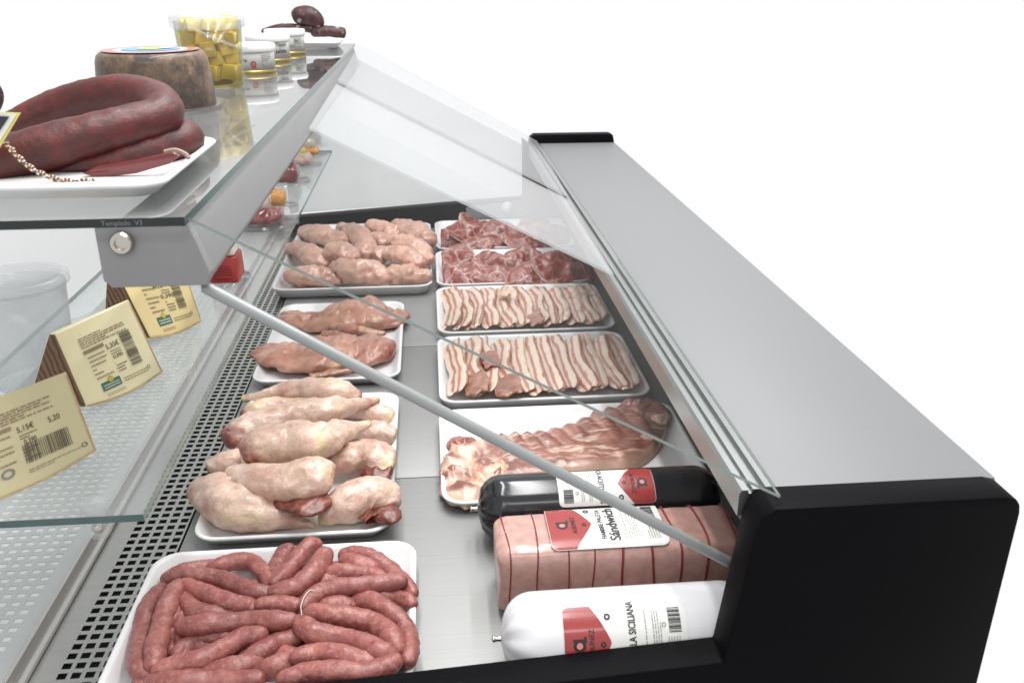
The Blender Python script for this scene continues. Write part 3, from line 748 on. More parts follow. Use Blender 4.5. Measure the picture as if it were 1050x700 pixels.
# ------------------------------------------------------------------ belly slices
def slice_(x, y0, y1, w, tilt, z, wav, ph, vo, mat, label, group, seed, name='belly_slice', bend=0.):
    V, F, A = [], [], []
    nl, nw = 40, 10; th = .0028
    rnd = random.Random(seed)
    for s_ in (1, -1):
        for j in range(nl + 1):
            t = j / nl; y = y1 + (y0 - y1) * t
            dx = wav * math.sin(t * 2 * PI * (.8 + (seed * .37) % .9) + ph) + wav * .25 * math.sin(t * 2 * PI * 3.3 + ph * 2) + bend * (t - .5) ** 2
            ww = w * (1 + .16 * noise.noise(Vector((t * 3, seed * .7, 1)))) * (.7 + .3 * min(1, min(t, 1 - t) * 12) ** .5)
            tl = tilt + .12 * noise.noise(Vector((t * 2.5, seed * 1.3, 4)))
            for i in range(nw + 1):
                v = i / nw - .5
                p = Vector((x + dx + ww * v * math.cos(tl), y + .004 * math.sin(v * 9 + seed), z + ww * v * math.sin(tl)))
                p.z += .003 * noise.noise(Vector((p.x * 60, p.y * 40, seed * .9)))
                nn = Vector((-math.sin(tl), 0, math.cos(tl)))
                e = math.sqrt(max(1 - (2 * abs(v)) ** 6, 0)) * (1 if 0 < j < nl else .2)
                q_ = p + nn * th * e * s_; q_.z = max(q_.z, .0075)
                V.append(q_); A.append(min(max(i / nw * 1.0 * .86 + vo, 0), 1))
    W = nw + 1; m = (nl + 1) * W
    for b_ in (0, m):
        for j in range(nl):
            for i in range(nw): F.append((b_ + j * W + i, b_ + j * W + i + 1, b_ + (j + 1) * W + i + 1, b_ + (j + 1) * W + i))
    for j in range(nl):
        for i in (0, nw): F.append((j * W + i, (j + 1) * W + i, m + (j + 1) * W + i, m + j * W + i))
    for i in range(nw):
        for j in (0, nl): F.append((j * W + i, j * W + i + 1, m + j * W + i + 1, m + j * W + i))
    o = mk(name, V, F, mat, attrs={'a': A}); return tag(o, label, 'pork slice', group)
ORD = ['first', 'second', 'third', 'fourth', 'fifth', 'sixth', 'seventh', 'eighth', 'ninth', 'tenth', 'eleventh', 'twelfth', 'thirteenth', 'fourteenth']
def belly_tray(x0, x1, y0, y1, n, wavy, lab, grp, seed):
    for i in range(n):
        t = i / (n - 1); x = x0 + (x1 - x0) * t
        wv = wavy(t)
        slice_(x, y0 + random.uniform(0, .012), y1 - random.uniform(0, .02), random.uniform(.042, .050), -.02 + .3 * wv / .008 + .30 + random.uniform(-.08, .08), .027 + .003 * random.random(),
               wv, random.uniform(0, 6), random.uniform(0., .14), M['belly'], lab % ORD[i], grp, seed + i * 3.7, bend=random.uniform(-.05, .05))
belly_tray(.040, .372, 1.845, 2.108, 13, lambda t: .0045 - .0028 * t, 'streaky pork belly slice, %s from the left in the tray next to the steaks', 'belly slices in the farther tray', 3.)
belly_tray(.036, .366, 1.502, 1.780, 12, lambda t: .0045 if t < .3 else .0014, 'streaky pork belly slice, %s from the left in the tray behind the ribs', 'belly slices in the nearer tray', 71.)
# chunky meat pieces lying on top of the left half of the slices
def chunk(px, py, z, rx, ry, ro, tx, label, seed, mat='belly_meat'):
    o = steak(px, py, z, rx, ry, ro, tx, 0, label, 'lean pieces on the belly slices', seed, .002, .0042); o.name = 'pork_piece'
    o.data.materials.clear(); o.data.materials.append(M[mat]); o['category'] = 'pork piece'; return o
def lean(px, py, w, ln, tilt, label, seed, mat='belly_meat', z=.040):
    c_ = at(px, py, z=z)
    o = slice_(c_.x, c_.y - ln / 2, c_.y + ln / 2, w, tilt, z, .002, seed, .0, M[mat], label, 'lean pieces on the belly slices', seed, 'pork_piece'); o['category'] = 'pork piece'
lean(489, 393, .046, .085, .35, 'flat lean pork piece with a fat edge at left front of the nearer belly tray', 5.5)
lean(503, 368, .034, .075, .30, 'reddish pork piece lying at the back of the nearer belly tray', 8.2, 'lump')
lean(521, 395, .050, .080, .30, 'broad lean pork piece in the front middle of the nearer belly tray', 12.9)
lean(549, 325, .034, .080, .30, 'grey-pink lean piece in the front middle of the farther belly tray', 15.1)
lean(518, 300, .030, .050, .5, 'pale fatty end sticking up at the back rim of the farther belly tray', 18.4, 'fat', .050)

# ------------------------------------------------------------------ rib rack
def PR(cx, cy, z): return at(440 + cx / 4.038, 400 + cy / 4.038, z=z)
def rib_rack():
    top = [(45, 262), (90, 215), (160, 195), (250, 172), (330, 165), (400, 158), (470, 148), (560, 128), (640, 92), (720, 58), (800, 40), (900, 48), (985, 75)]
    bot = [(40, 395), (100, 430), (165, 445), (240, 392), (330, 352), (430, 338), (540, 322), (640, 312), (740, 302), (830, 292), (905, 255), (960, 200), (988, 130)]
    nu, nv = 90, 22; V, F, U, A, FT = [], [], [], [], []
    def ip(L, t):
        q = cr([Vector((a, b, 0)) for a, b in L], t); return q.x, q.y
    for s_ in (1, 0):
        for i in range(nu + 1):
            u = i / nu; a, b = ip(top, u), ip(bot, u)
            for j in range(nv + 1):
                v = j / nv
                cx, cy = a[0] + (b[0] - a[0]) * v, a[1] + (b[1] - a[1]) * v
                P = PR(cx, cy, .028)
                e = (max(1 - abs(2 * v - 1) ** 8, 0)) ** .5 * max(1 - abs(2 * u - 1) ** 14, 0) ** .5
                ph = (u * 17 - v * 1.6) * 2 * PI
                rib = (.5 + .5 * math.cos(ph)) ** 1.1 * max(0, 1 - v * 1.4) ** .8 * .0050 * min(1, max(0, (u - .26) * 8))
                zz = .010 + e * (.012 + .005 * math.sin(PI * u) + rib + .003 * math.sin(PI * v)) + (.004 if u > .3 else .013) * noise.fractal(Vector((P.x * 30, P.y * 30, 3)), 1, 2, 3)
                P.y += (.0042 if j == 0 else .003 * max(0, 1 - v * 3)) * math.cos(ph) * (1 if u > .26 else 0) + (.010 * noise.noise(Vector((u * 22, 1 if v > .5 else 5, 0))) * abs(2 * v - 1) ** 3 if u < .3 else 0)
                V.append(Vector((P.x, P.y, max(zz, .010) if s_ else .008)))
                U.append(u); A.append(v)
                FT.append(min(1, (max(0, min(1, (.30 - u) * 9)) * min(1, max(0, .5 + 1.9 * noise.noise(Vector((P.x * 34, P.y * 34, 8)))))) + max(0, (v - .86) * 5) + max(0, (u - .93) * 8) + (max(0, .5 - .5 * math.cos(ph) - .72) * 1.6 * max(0, 1 - v * 1.3))))
    W = nv + 1; m = (nu + 1) * W
    for b_ in (0, m):
        for i in range(nu):
            for j in range(nv): F.append((b_ + i * W + j, b_ + i * W + j + 1, b_ + (i + 1) * W + j + 1, b_ + (i + 1) * W + j))
    for i in range(nu):
        for j in (0, nv): F.append((i * W + j, (i + 1) * W + j, m + (i + 1) * W + j, m + i * W + j))
    for j in range(nv):
        for i in (0, nu): F.append((i * W + j, i * W + j + 1, m + i * W + j + 1, m + i * W + j))
    o = mk('rib_rack', V, F, M['rib'], attrs={'u': U, 'a': A, 'fat': FT})
    tag(o, 'raw pork rib rack curving across its white tray, ragged fat at the left end', 'pork ribs')
    k = dict(x0=440, y0=400, s=4.038, zbase=.008, label=None, cat=None, group=None, parent=o, wid=1.4)
    lump('meat_lump', [(40, 350, 26), (90, 335, 40), (165, 325, 34)], lift=.006, mat=M['lump'], flat=.34, amp=.009, nscale=48, seed=93, **k)
    lump('meat_lump', [(75, 235, 24), (135, 215, 32), (200, 222, 22)], lift=.006, mat=M['lump'], flat=.34, amp=.007, nscale=48, seed=94, **k)
    lump('fat_lump', [(170, 400, 26), (230, 360, 42), (300, 300, 34)], lift=.010, mat=M['fat'], flat=.35, amp=.008, nscale=48, seed=92, **k)
    lump('meat_lump', [(790, 60, 30), (860, 65, 46), (930, 85, 44), (960, 120, 36)], lift=.010, mat=M['lump'], flat=.34, amp=.008, nscale=50, seed=97, **k)
    lump('fat_lump', [(880, 70, 24), (940, 88, 28), (968, 140, 26)], lift=.012, mat=M['fat'], flat=.34, amp=.007, nscale=50, seed=98, **k)
    return o
rib_rack()

# ------------------------------------------------------------------ cooked meat rolls with labels
def deli_print(title, sub, L, W, ts=.128, sx=1.):
    p = Print()
    rc = .05 * L
    def ins(t):
        d = min(t, 1 - t) * W
        return rc - math.sqrt(max(rc * rc - (rc - d) ** 2, 0)) if d < rc else 0.
    p.band(lambda t: ins(t), lambda t: L - ins(t), -W / 2, W / 2, M['paper'], .0005, 60, 16)
    f1 = lambda t: L * (.22 + .16 * (1 - abs(2 * t - 1.04) ** 1.15)) if 0 <= t <= 1 else 0
    p.band(lambda t: ins(t) + .0006, f1, -W / 2 + .0004, W / 2 - .0004, M['red'], .0009, 60)
    r = L * .050; cx = L * .125
    p.disc(cx, 0, r, M['ink'], .0013, r * .52, 26); p.rect(cx - r * 1.05, r * .55, cx + r * 1.05, r * 1.02, M['ink'], .00125); p.rect(cx + r * .72, r * .5, cx + r * 1.15, r * 1.4, M['ink'], .00135) 
    p.disc(cx, 0, r * .53, M['pinkdot'], .0011)
    p.text('ALBUNEZ', L * .225, 0, L * .056, M['ink'], PI / 2, .0013, .012)
    p.disc(L * .315, 0, L * .022, M['ink'], .0013, L * .010, 14)
    p.disc(L * .36, W * .34, L * .026, M['ink'], .0013, L * .012, 16)
    p.text(sub, L * .46, 0, L * .058, M['ink'], PI / 2, .0012, .014)
    p.text(title, L * .555, 0, L * ts, M['ink'], PI / 2, .0012, .02, sx)
    p.lines(-W * .4, W * .4, L * .64, L * .80, 8, M['grey_ink'], True, .3, .0012)
    p.lines(-W * .4, W * .05, L * .84, L * .95, 5, M['grey_ink'], True, .3, .0012)
    p.barcode(L * .85, L * .95, W * .1, W * .42, M['ink'], 18, True)
    p.disc(L * .81, W * .2, L * .018, M['grey_ink'], .0012, L * .012, 14)
    return p
def chub(ts, sx, name, x0, x1, yc, r, mat, label, x0label, L, W, phi, title, sub, flip=False, knob=True, sag=1., cat='meat roll'):
    V, F, U = [], [], []; nu, n = 60, 44
    for i in range(nu + 1):
        u = i / nu; s_ = min(u, 1 - u) * (x1 - x0) / (r * .95)
        e = (max(1 - (1 - min(s_, 1)) ** 2.6, 0)) ** .5
        for j in range(n):
            a = 2 * PI * j / n
            rr = r * max(e, .05)
            puck = .07 * r * math.sin(a * 11 + 1.3) * max(0, 1 - s_ * 1.1) * min(1, e * 1.6)
            rr += puck
            V.append(Vector((x0 + (x1 - x0) * u, yc - rr * math.sin(a), .002 + r * sag + rr * math.cos(a)))); U.append(u)
    for i in range(nu):
        for j in range(n): k = (j + 1) % n; F.append((i * n + j, i * n + k, (i + 1) * n + k, (i + 1) * n + j))
    F += [tuple(range(n)), tuple(range(nu * n, nu * n + n))]
    o = mk(name, V, F, mat, attrs={'u': U}); tag(o, label, cat)
    zc = .002 + r * sag
    if knob:
        V, F, A = tube([(x0 - .010, yc, zc), (x0 - .004, yc, zc), (x0 + .004, yc, zc)], [.0045, .003, .004], 1, 14, 12, .0008, 200, 3, .7)
        mk('clip', V, F, M['bolt'], o)
    def fn(x, y, h):
        if flip: x, y = L - x, -y
        p_ = phi - y / r; R_ = r + h
        return Vector((x0label + x, yc - R_ * math.sin(p_), zc + R_ * math.cos(p_)))
    pr_ = deli_print(title, sub, L, W, ts, sx)
    pr_.build('label', fn, o); return o
def gloss(name, col, rough, bumpst, **kw):
    n = N(name); b = n.bump(n.noise(26, 3, .5), bumpst, .003); n.bsdf(col, rough, bump=b, **kw); return n.m
M['blackfilm'] = gloss('black_film', lin(34, 35, 40), .17, .06, spec=.4, coat=.2)
M['whitefilm'] = gloss('white_film', lin(238, 238, 242), .22, .3, spec=.5)
bl, br_ = at(489, 520, z=.048), at(734, 505, z=.048)
yB = at(610, 516, z=.048).y
chub(.075, .8, 'meat_roll', bl.x, br_.x, yB, .047, M['blackfilm'], 'black shiny meat roll with upside-down label, touching the rib tray', at(572, 500, z=.09).x, .136, .062, .42, 'CA ACEITUNAS', '', True)
yW = at(620, 649, z=.05).y
chub(.082, .72, 'meat_roll', at(514, 662, z=.05).x, at(514, 662, z=.05).x + .295, yW, .05, M['whitefilm'], 'white plump meat roll nearest the black end panel', at(577, 638, z=.095).x, .138, .085, 1.12, 'MORTADELLA SICILIANA', '')
# square pink block
def ham():
    n = N('pink_ham'); v = n.noise(70, 5, .6)
    c = n.ramp(v, [(.3, lin(184, 138, 127)), (.5, lin(203, 158, 146)), (.72, lin(217, 177, 164))])
    c = n.mix(n.math('MULTIPLY', n.noise(9, 2), .35), c, lin(190, 142, 132))
    n.bsdf(c, .35, coat=.7, bump=n.bump(n.noise(34, 4), .28, .003), crough=.08, sss=.1); return n.m
M['ham'] = ham(); M['ham_string'] = plain('red_string', lin(138, 40, 44), .5)
hx0, hx1 = at(508, 560, z=.07).x, at(749, 545, z=.07).x
hy0, hy1, hz = .905, 1.003, .098
def sq(u, a, off=0.):     # rounded square cross-section (Y,Z), a = angle
    e = min(u, 1 - u) * (hx1 - hx0) / .022
    k = (max(1 - (1 - min(e, 1)) ** 2.4, .0)) ** .5 * .2 + .8
    c, s_ = math.cos(a), math.sin(a); p = 6.
    q = (abs(c) ** p + abs(s_) ** p) ** (-1 / p)
    yh, zh = (hy1 - hy0) / 2 * k + off, (hz - .002) / 2 * k + off
    return Vector((hx0 + (hx1 - hx0) * u, (hy0 + hy1) / 2 - yh * q * s_, .002 + (hz - .002) / 2 + zh * q * c))
V, F, U = [], [], []; nu, n = 70, 64
for i in range(nu + 1):
    u = i / nu; u = .5 - .5 * math.cos(PI * u)
    for j in range(n):
        v = sq(u, 2 * PI * j / n); v.x += .004 * noise.noise(v * 30) ; v += Vector((0, 0, .0012)) * noise.noise(v * 40); V.append(v); U.append(u)
for i in range(nu):
    for j in range(n): k = (j + 1) % n; F.append((i * n + j, i * n + k, (i + 1) * n + k, (i + 1) * n + j))
F += [tuple(range(n)), tuple(range(nu * n, nu * n + n))]
ham_o = mk('ham_block', V, F, M['ham']); tag(ham_o, 'square pink cooked ham block in film, tied with dark red strings', 'ham')
for k in range(9):
    u = .045 + .91 * k / 8 + random.uniform(-.008, .008)
    pth = []
    for j in range(65):
        a_ = 2 * PI * j / 64; q_ = sq(u, a_, .0006); q_.x += .0022 * math.sin(a_ + k) + .0015 * math.sin(a_ * 2 + 2 * k); pth.append(q_)
    V, F, A = tube(pth, [.0009 if k < 4 else .0015] * 65, 1, 6, 160)
    mk('string', V, F, M['ham_string'], ham_o)
lx0 = at(562, 545, z=hz).x; LL = .148
yc_ = (hy0 + hy1) / 2
def hfn(x, y, h):
    yy = yc_ + y; q = abs(y) / ((hy1 - hy0) / 2)
    zz = hz - ((hz - .002) / 2) * (1 - (max(1 - min(q, .99) ** 6., 0)) ** (1 / 6.))
    return Vector((lx0 + x, yy, zz + h + .0036))
deli_print('Sándwich', 'FIAMBRE PALETA', LL, .088).build('label', hfn, ham_o)

# ------------------------------------------------------------------ cheese wedges on the glass shelf
def cheesem(name, col):
    n = N(name); f = n.noise(9, 4, .6)
    c = n.ramp(f, [(.3, tuple(q * .9 for q in col[:3]) + (1,)), (.7, col)])
    hol = n.ramp(n.noise(120, 2), [(.68, (0, 0, 0, 1)), (.74, (1, 1, 1, 1))])
    c = n.mix(n.math('MULTIPLY', hol, .25), c, lin(180, 150, 90))
    n.bsdf(c, .35, coat=.35, sss=.1, bump=n.bump(n.noise(60, 3), .1, .002)); return n.m
def rindm():
    n = N('cheese_rind'); mp = n.new('Mapping'); mp.inputs['Rotation'].default_value = (.3, .5, .8); n.l(n.coord(), mp.inputs['Vector'])
    w = n.new('TexWave'); w.inputs['Scale'].default_value = 60; w.inputs['Distortion'].default_value = 3; n.l(mp.outputs[0], w.inputs['Vector'])
    c = n.ramp(w.outputs['Fac'], [(.2, lin(98, 66, 44)), (.8, lin(150, 112, 78))])
    c = n.mix(n.math('MULTIPLY', n.noise(50, 4), .5), c, lin(84, 58, 44))
    n.bsdf(c, .55, bump=n.bump(w.outputs['Fac'], .4, .002)); return n.m
M['rind'] = rindm(); M['rindline'] = plain('thin_rind', lin(206, 172, 120), .5, .2, 150)
def wedge(BL, BR, TR, TL, lean, ext, mat, label, price, sag=.10, extra=None, darktop=False):
    z0 = .2555
    p0, p1 = at(*BL, z=z0), at(*BR, z=z0)
    d = (p1 - p0); d.z = 0; d.normalize()
    h = Vector((-d.y, d.x, 0)); h = h if h.y > 0 else -h
    up = Vector((0, 0, 1)) * math.cos(lean) + h * math.sin(lean)
    nrm = d.cross(up).normalized()
    def hit(px, py):
        C0 = Vector((0, 0, CAMZ)); r = at(px, py, y=1.) - C0
        return C0 + r * ((p0 - C0).dot(nrm) / r.dot(nrm))
    tl, tr = hit(*TL), hit(*TR)
    rows, cols = 10, 14
    def face(s, t):
        v = p0.lerp(p1, s).lerp(tl.lerp(tr, s), t); return v
    ring = []
    for i in range(cols + 1): s = i / cols; ring.append(face(s, 0) + up * (sag * .012 * (1 - math.sin(PI * s))))
    for j in range(1, rows + 1): ring.append(face(1, j / rows))
    for i in range(1, cols + 1): ring.append(face(1 - i / cols, 1))
    for j in range(1, rows): ring.append(face(0, 1 - j / rows))
    m = len(ring); E = Vector(ext)
    zt = max(v.z for v in ring)
    back = [v + E * (1 - .97 * (v.z - z0) / (zt - z0)) for v in ring]
    V = ring + back
    F = [tuple(range(m)), tuple(range(2 * m - 1, m - 1, -1))] + [(i, (i + 1) % m, m + (i + 1) % m, m + i) for i in range(m)]
    K = [0, 1] + [1] * m
    for q in range(cols + rows, 2 * cols + rows): K[2 + q] = 0
    o = mk('cheese_wedge', V, F, [mat, M['rind']], fm=K, smooth=False, bevel=.0015)
    tag(o, label, 'cheese', 'cheese wedges on the glass shelf')
    nn = nrm if (Vector((0, 0, CAMZ)) - p0).dot(nrm) > 0 else -nrm
    fn = lambda x, y, hh: face(x, y) + nn * (hh + .0006)
    p = Print(); Hc = (tl - p0).length
    cv = lambda s: sag * .012 * (1 - math.sin(PI * s)) / Hc
    q = [i / 24 for i in range(25)]
    p.add([(a, cv(a) + .004) for a in q] + [(a, cv(a) + .026) for a in q], [(i, i + 1, 26 + i, 25 + i) for i in range(24)], M['rindline'], .0002)
    p.rect(.984, .08, .997, .97, M['rindline'], .0002)
    B, K_ = M['brown_ink'], M['soft_ink']
    p.lines(.20, .80, .70, .84, 5, B, h=.0004, fill=.5)
    p.lines(.22, .44, .30, .62, 6, B, h=.0004, fill=.3); p.rect(.20, .63, .46, .67, B, .0004)
    asp = (p1 - p0).length / ((tl - p0).length)
    p.text(price, .56, 0.60, .085, K_, 0, .0004, .01, 1 / asp); p.text('0,390', .72 if price[0] == 'x' else .57, .46, .065, K_, 0, .0004, .01, 1 / asp)
    p.lines(.50, .64, .50, .56, 2, K_, h=.0004); p.lines(.50, .64, .28, .42, 4, K_, h=.0004)
    if extra == 'low': p.barcode(.50, .86, .24, .44, K_, 24)
    else: p.barcode(.68, .82, .28, .70, K_, 26, True)
    if extra == 'low':
        p.disc(.36, .22, .05, M['grey_ink'], .0004, .03, 18); p.lines(.50, .90, .14, .19, 2, B, h=.0004); p.disc(.93, .18, .025, K_, .0004, .017, 14)
        p.text('5,20', .78, .58, .085, K_, 0, .0004, .008, 1 / asp)
    else:
        p.rect(.24, .14, .48, .24, M['green_ink'], .0004); p.disc(.37, .25, .035, M['yellow_ink'], .0006); p.lines(.26, .46, .16, .22, 2, M['paper'], h=.0007)
        p.lines(.52, .84, .15, .21, 2, B, h=.0004); p.disc(.86, .19, .022, K_, .0004, .015, 14); p.lines(.26, .5, .07, .11, 2, B, h=.0004)
    p.build('label_print', fn, o)
    return o
M['cheesea'] = cheesem('pale_cheese', lin(226, 214, 168)); M['cheeseb'] = cheesem('ivory_cheese', lin(255, 243, 196)); M['cheesec'] = cheesem('golden_cheese', lin(250, 226, 164))
wedge((157, 351), (208, 333), (183, 258), (112, 262), .55, (-.075, .015, 0), M['cheesec'], 'golden cheese wedge with a printed label, under the grey end plate', '6,29€', .5)
wedge((92, 422), (169, 386), (132, 307), (57, 342), .55, (-.08, .012, 0), M['cheeseb'], 'ivory cheese wedge with a brown rind, between the other two', '5,35€', .5)
wedge((-42, 533), (101, 467), (68, 381), (-62, 430), .45, (-.04, .02, 0), M['cheesea'], 'pale cheese wedge cut by the left frame edge', '5,15€', .5, 'low')

# ------------------------------------------------------------------ small packs on the shelf, seen past the beam
SZ = .2555
M['packred'] = meat('packed_red_meat', [(.3, lin(120, 36, 38)), (.6, lin(164, 70, 66)), (.8, lin(204, 130, 118))], 70, .2, .8)
M['orange'] = plain('orange_label', lin(244, 170, 80), .35, .06); M['packlab'] = plain('red_label', lin(206, 72, 66), .35, .1); M['packwhite'] = meat('cream_pack', [(.3, lin(196, 110, 100)), (.42, lin(232, 214, 196)), (.6, lin(242, 238, 226)), (.8, lin(240, 232, 210))], 60, .25, .8)
M['packpink'] = plain('pink_pack', lin(224, 190, 178), .35, .1, 60); M['packdark'] = plain('dark_pack', lin(86, 72, 44), .4, .1); M['yellow'] = plain('yellow_label', lin(236, 224, 110), .35, .05)
def pack(name, px, py, w, h, dp, top, body, film, label, cat, frac=.5, tip=.5, boxy=False):
    p = at(px, py, z=SZ)
    o = empty(name, (p.x, p.y, SZ), label, cat, None)
    if boxy:
        V, F = prismY([(p.x + a_, SZ + .002 + b_) for a_, b_ in ((-w / 2, 0), (w / 2, 0), (w / 2 * .95, h * frac), (-w / 2 * .95, h * frac))], p.y, p.y + dp)
        mk('wrapped_food', V, F, body, o, bevel=.004)
        V, F = prismY([(p.x + a_, SZ + .002 + b_) for a_, b_ in ((-w / 2 * .93, h * frac + .0005), (w / 2 * .93, h * frac + .0005), (w / 2 * .5, h * .9), (w / 2 * .1, h), (-w / 2 * .6, h * .95))], p.y + .002, p.y + dp - .002)
        mk('label', V, F, top, o, bevel=.006, segs=3)
    r1 = h * frac * .56
    V, F, A = tube([(p.x - w * .46, p.y + dp / 2, SZ + r1), (p.x, p.y + dp / 2, SZ + r1 * 1.05), (p.x + w * .46, p.y + dp / 2, SZ + r1)], [r1 * .95, r1 * 1.1, r1 * .9], 1., 26, 30, .006, 45, px * .1, .5)
    V = [Vector((v.x, p.y + dp / 2 + (v.y - p.y - dp / 2) * dp / (2 * r1), max(v.z, SZ + .0015))) for v in V]
    if not boxy: mk('wrapped_food', V, F, body, o)
    r2 = h * (1 - frac) * .62
    V, F, A = tube([(p.x - w * .42, p.y + dp * .55, SZ + h - r2 * .9), (p.x - w * .05, p.y + dp * .55, SZ + h - r2), (p.x + w * (.42 * tip), p.y + dp * .55, SZ + h - r2 * 1.15)], [r2, r2 * 1.1, r2 * (.5 + tip * .5)], 1., 24, 26, .004, 50, px * .2, .5)
    if not boxy: mk('label', V, F, top, o)
    V, F = [], []
    for s_ in (0, 1):
        for i in range(24):
            a = 2 * PI * i / 24; k = 1.25 + .1 * noise.noise(Vector((a * 2, px, 0)))
            V.append((p.x + w * .62 * k * math.cos(a), p.y + dp / 2 + dp * .75 * k * math.sin(a), SZ + .0008 + s_ * .001 + .003 * abs(noise.noise(Vector((a * 3, px, 2))))))
    F = [tuple(range(24)), tuple(range(47, 23, -1))] + [(i, (i + 1) % 24, 24 + (i + 1) % 24, 24 + i) for i in range(24)]
    mk('film', V, F, film, o)
    return o
pk = M['plasticclear']
o = pack('meat_pack', 230, 292, .050, .075, .06, M['packwhite'], M['packlab'], pk, 'small pack with a red printed label and cream top, beside the grey beam', 'food pack', .62, .2, True)
p = at(230, 292, z=SZ); pr_ = Print(); pr_.lines(.1, .9, .1, .85, 7, M['ink'], fill=.3)
pr_.build('label_print', lambda x, y, h: Vector((p.x - .022 + x * .042, p.y - .0012, SZ + .006 + y * .036)), o)
pack('meat_pack', 265, 234, .105, .070, .07, M['packwhite'], M['packred'], pk, 'vacuum pack with marbled red meat and pale label, nearest to the chicken breasts', 'food pack', .45, .55)
pack('cheese_pack', 276, 214, .080, .075, .05, M['orange'], M['orange'], pk, 'orange wedge-shaped pack standing behind the marbled meat pack', 'food pack', .45, .25)
pack('meat_pack', 290, 190, .085, .085, .08, M['packred'], M['packred'], pk, 'dark red sliced meat pack under the beam', 'food pack', .5, .8)
pack('meat_pack', 304, 172, .085, .052, .07, M['yellow'], M['packpink'], pk, 'pink pack with a yellow label towards the far end of the shelf', 'food pack', .6, .7)
pack('cheese_pack', 315, 160, .07, .048, .06, M['packwhite'], M['orange'], pk, 'white and orange pack near the far glass pane', 'food pack', .4, .7)
pack('jar_pack', 320, 151, .06, .055, .06, M['packdark'], M['packpink'], pk, 'small pack with a dark lid, last on the shelf', 'food pack', .6, .9)
# translucent tub and a crumpled pack behind the cheese
c = at(22, 312, y=1.12)
tb = empty('plastic_tub', (c.x, 1.12, SZ), 'translucent whitish lidded tub on the glass shelf at the left edge', 'tub')
V, F = lathe([(.045, .001), (.047, .003), (.056, .135), (.055, .135), (.046, .004)], (c.x, 1.12, SZ), 40); mk('tub_body', V, F, M['plastictrans'], tb)
V, F = lathe([(.059, .133), (.061, .135), (.061, .144), (.058, .146), (.050, .146), (.048, .143), (.0005, .143)], (c.x, 1.12, SZ), 44); mk('lid', V, F, M['plastictrans'], tb)
c = at(92, 300, y=1.2)
V, F, A = tube([(c.x - .04, 1.2, SZ + .03), (c.x, 1.2, SZ + .034), (c.x + .05, 1.21, SZ + .028)], [.03, .034, .026], .9, 20, 24, .010, 26, 5, .9)
tag(mk('film_pack', V, F, M['plastictrans']), 'crumpled pale film pack beside the translucent tub', 'food pack')

# ------------------------------------------------------------------ things on the top glass
G = ZT + .0006
tray(-.52, -.250, .853, 1.12, G, .016, 'white tray under the dark cured sausages on the top glass', .03, group='white trays on the top glass')
def PY(px, py, y): return at(px, py, y=y)
pth = [PY(-40, 162, 1.10), PY(20, 128, 1.12), PY(70, 106, 1.13), PY(125, 96, 1.12), PY(160, 104, 1.09), PY(166, 118, 1.04), PY(130, 130, 1.01), PY(80, 143, .985), PY(20, 158, .965), PY(-40, 172, .95)]
V, F, A = tube(pth, [.018, .020, .022, .023, .023, .022, .0235, .0245, .024, .021], .95, 32, 110, .0012, 60, 2, 1.)
tag(mk('cured_sausage', V, F, M['chorizo'], attrs=A), 'thick dark red cured sausage bent into a loop, on top of the near pile', 'cured sausage')
pth = [PY(-30, 186, .97), PY(40, 178, .99), PY(110, 168, 1.0), PY(160, 152, 1.03), PY(186, 142, 1.07), PY(160, 140, 1.09)]
V, F, A = tube(pth, [.022, .025, .027, .028, .026, .02], .85, 32, 80, .0012, 60, 7, 1.)
V = [Vector((v.x, v.y, max(v.z, G + .007))) for v in V]
tag(mk('cured_sausage', V, F, M['chorizo'], attrs=A), 'dark red cured sausage lying under the looped one', 'cured sausage')
pth = [PY(-60, 120, 1.2), PY(-30, 106, 1.2), PY(-12, 100, 1.2), PY(2, 101, 1.2)]
V, F, A = tube(pth, [.022, .024, .024, .016], 1, 20, 24, .002, 40, 9, 1.)
tag(mk('cured_sausage', V, F, M['bloom'], attrs=A), 'dark cured sausage end just showing at the left frame edge', 'cured sausage')
# twisted string
n = N('candy_string'); w = n.math('FRACT', n.math('MULTIPLY', n.attr('u'), 22.))
n.bsdf(n.ramp(w, [(.0, lin(224, 208, 192)), (.26, lin(224, 208, 192)), (.30, lin(24, 74, 52)), (.66, lin(24, 74, 52)), (.70, lin(196, 96, 66)), (.88, lin(196, 96, 66)), (.92, lin(224, 208, 192))]), .6); M['candy'] = n.m
base = [PY(6, 146, .93), PY(16, 158, .928), PY(32, 172, .926), PY(50, 181, .924), PY(72, 186, .924), PY(96, 185, .926)]
st = empty('tie_string', base[2], 'green white and red twisted string hanging from the looped sausage', 'string')
for ph in (0, PI):
    pts_ = []
    for k in range(80):
        t = k / 79; q = cr(base, t); pts_.append(q + Vector((math.cos(ph + t * 26), 0, math.sin(ph + t * 26))) * .0016)
    V, F, A = tube(pts_, .0017, 1, 8, 160); mk('strand', V, F, M['candy'], st, attrs=A)
b2_ = [PY(168, 156, .965), PY(180, 154, .965), PY(190, 158, .962), PY(194, 163, .96)]
V, F, A = tube(b2_, .0024, 1, 8, 60); tag(mk('tie_string', V, F, M['candy'], attrs=A), 'short end of striped string by the red paper tag', 'string')
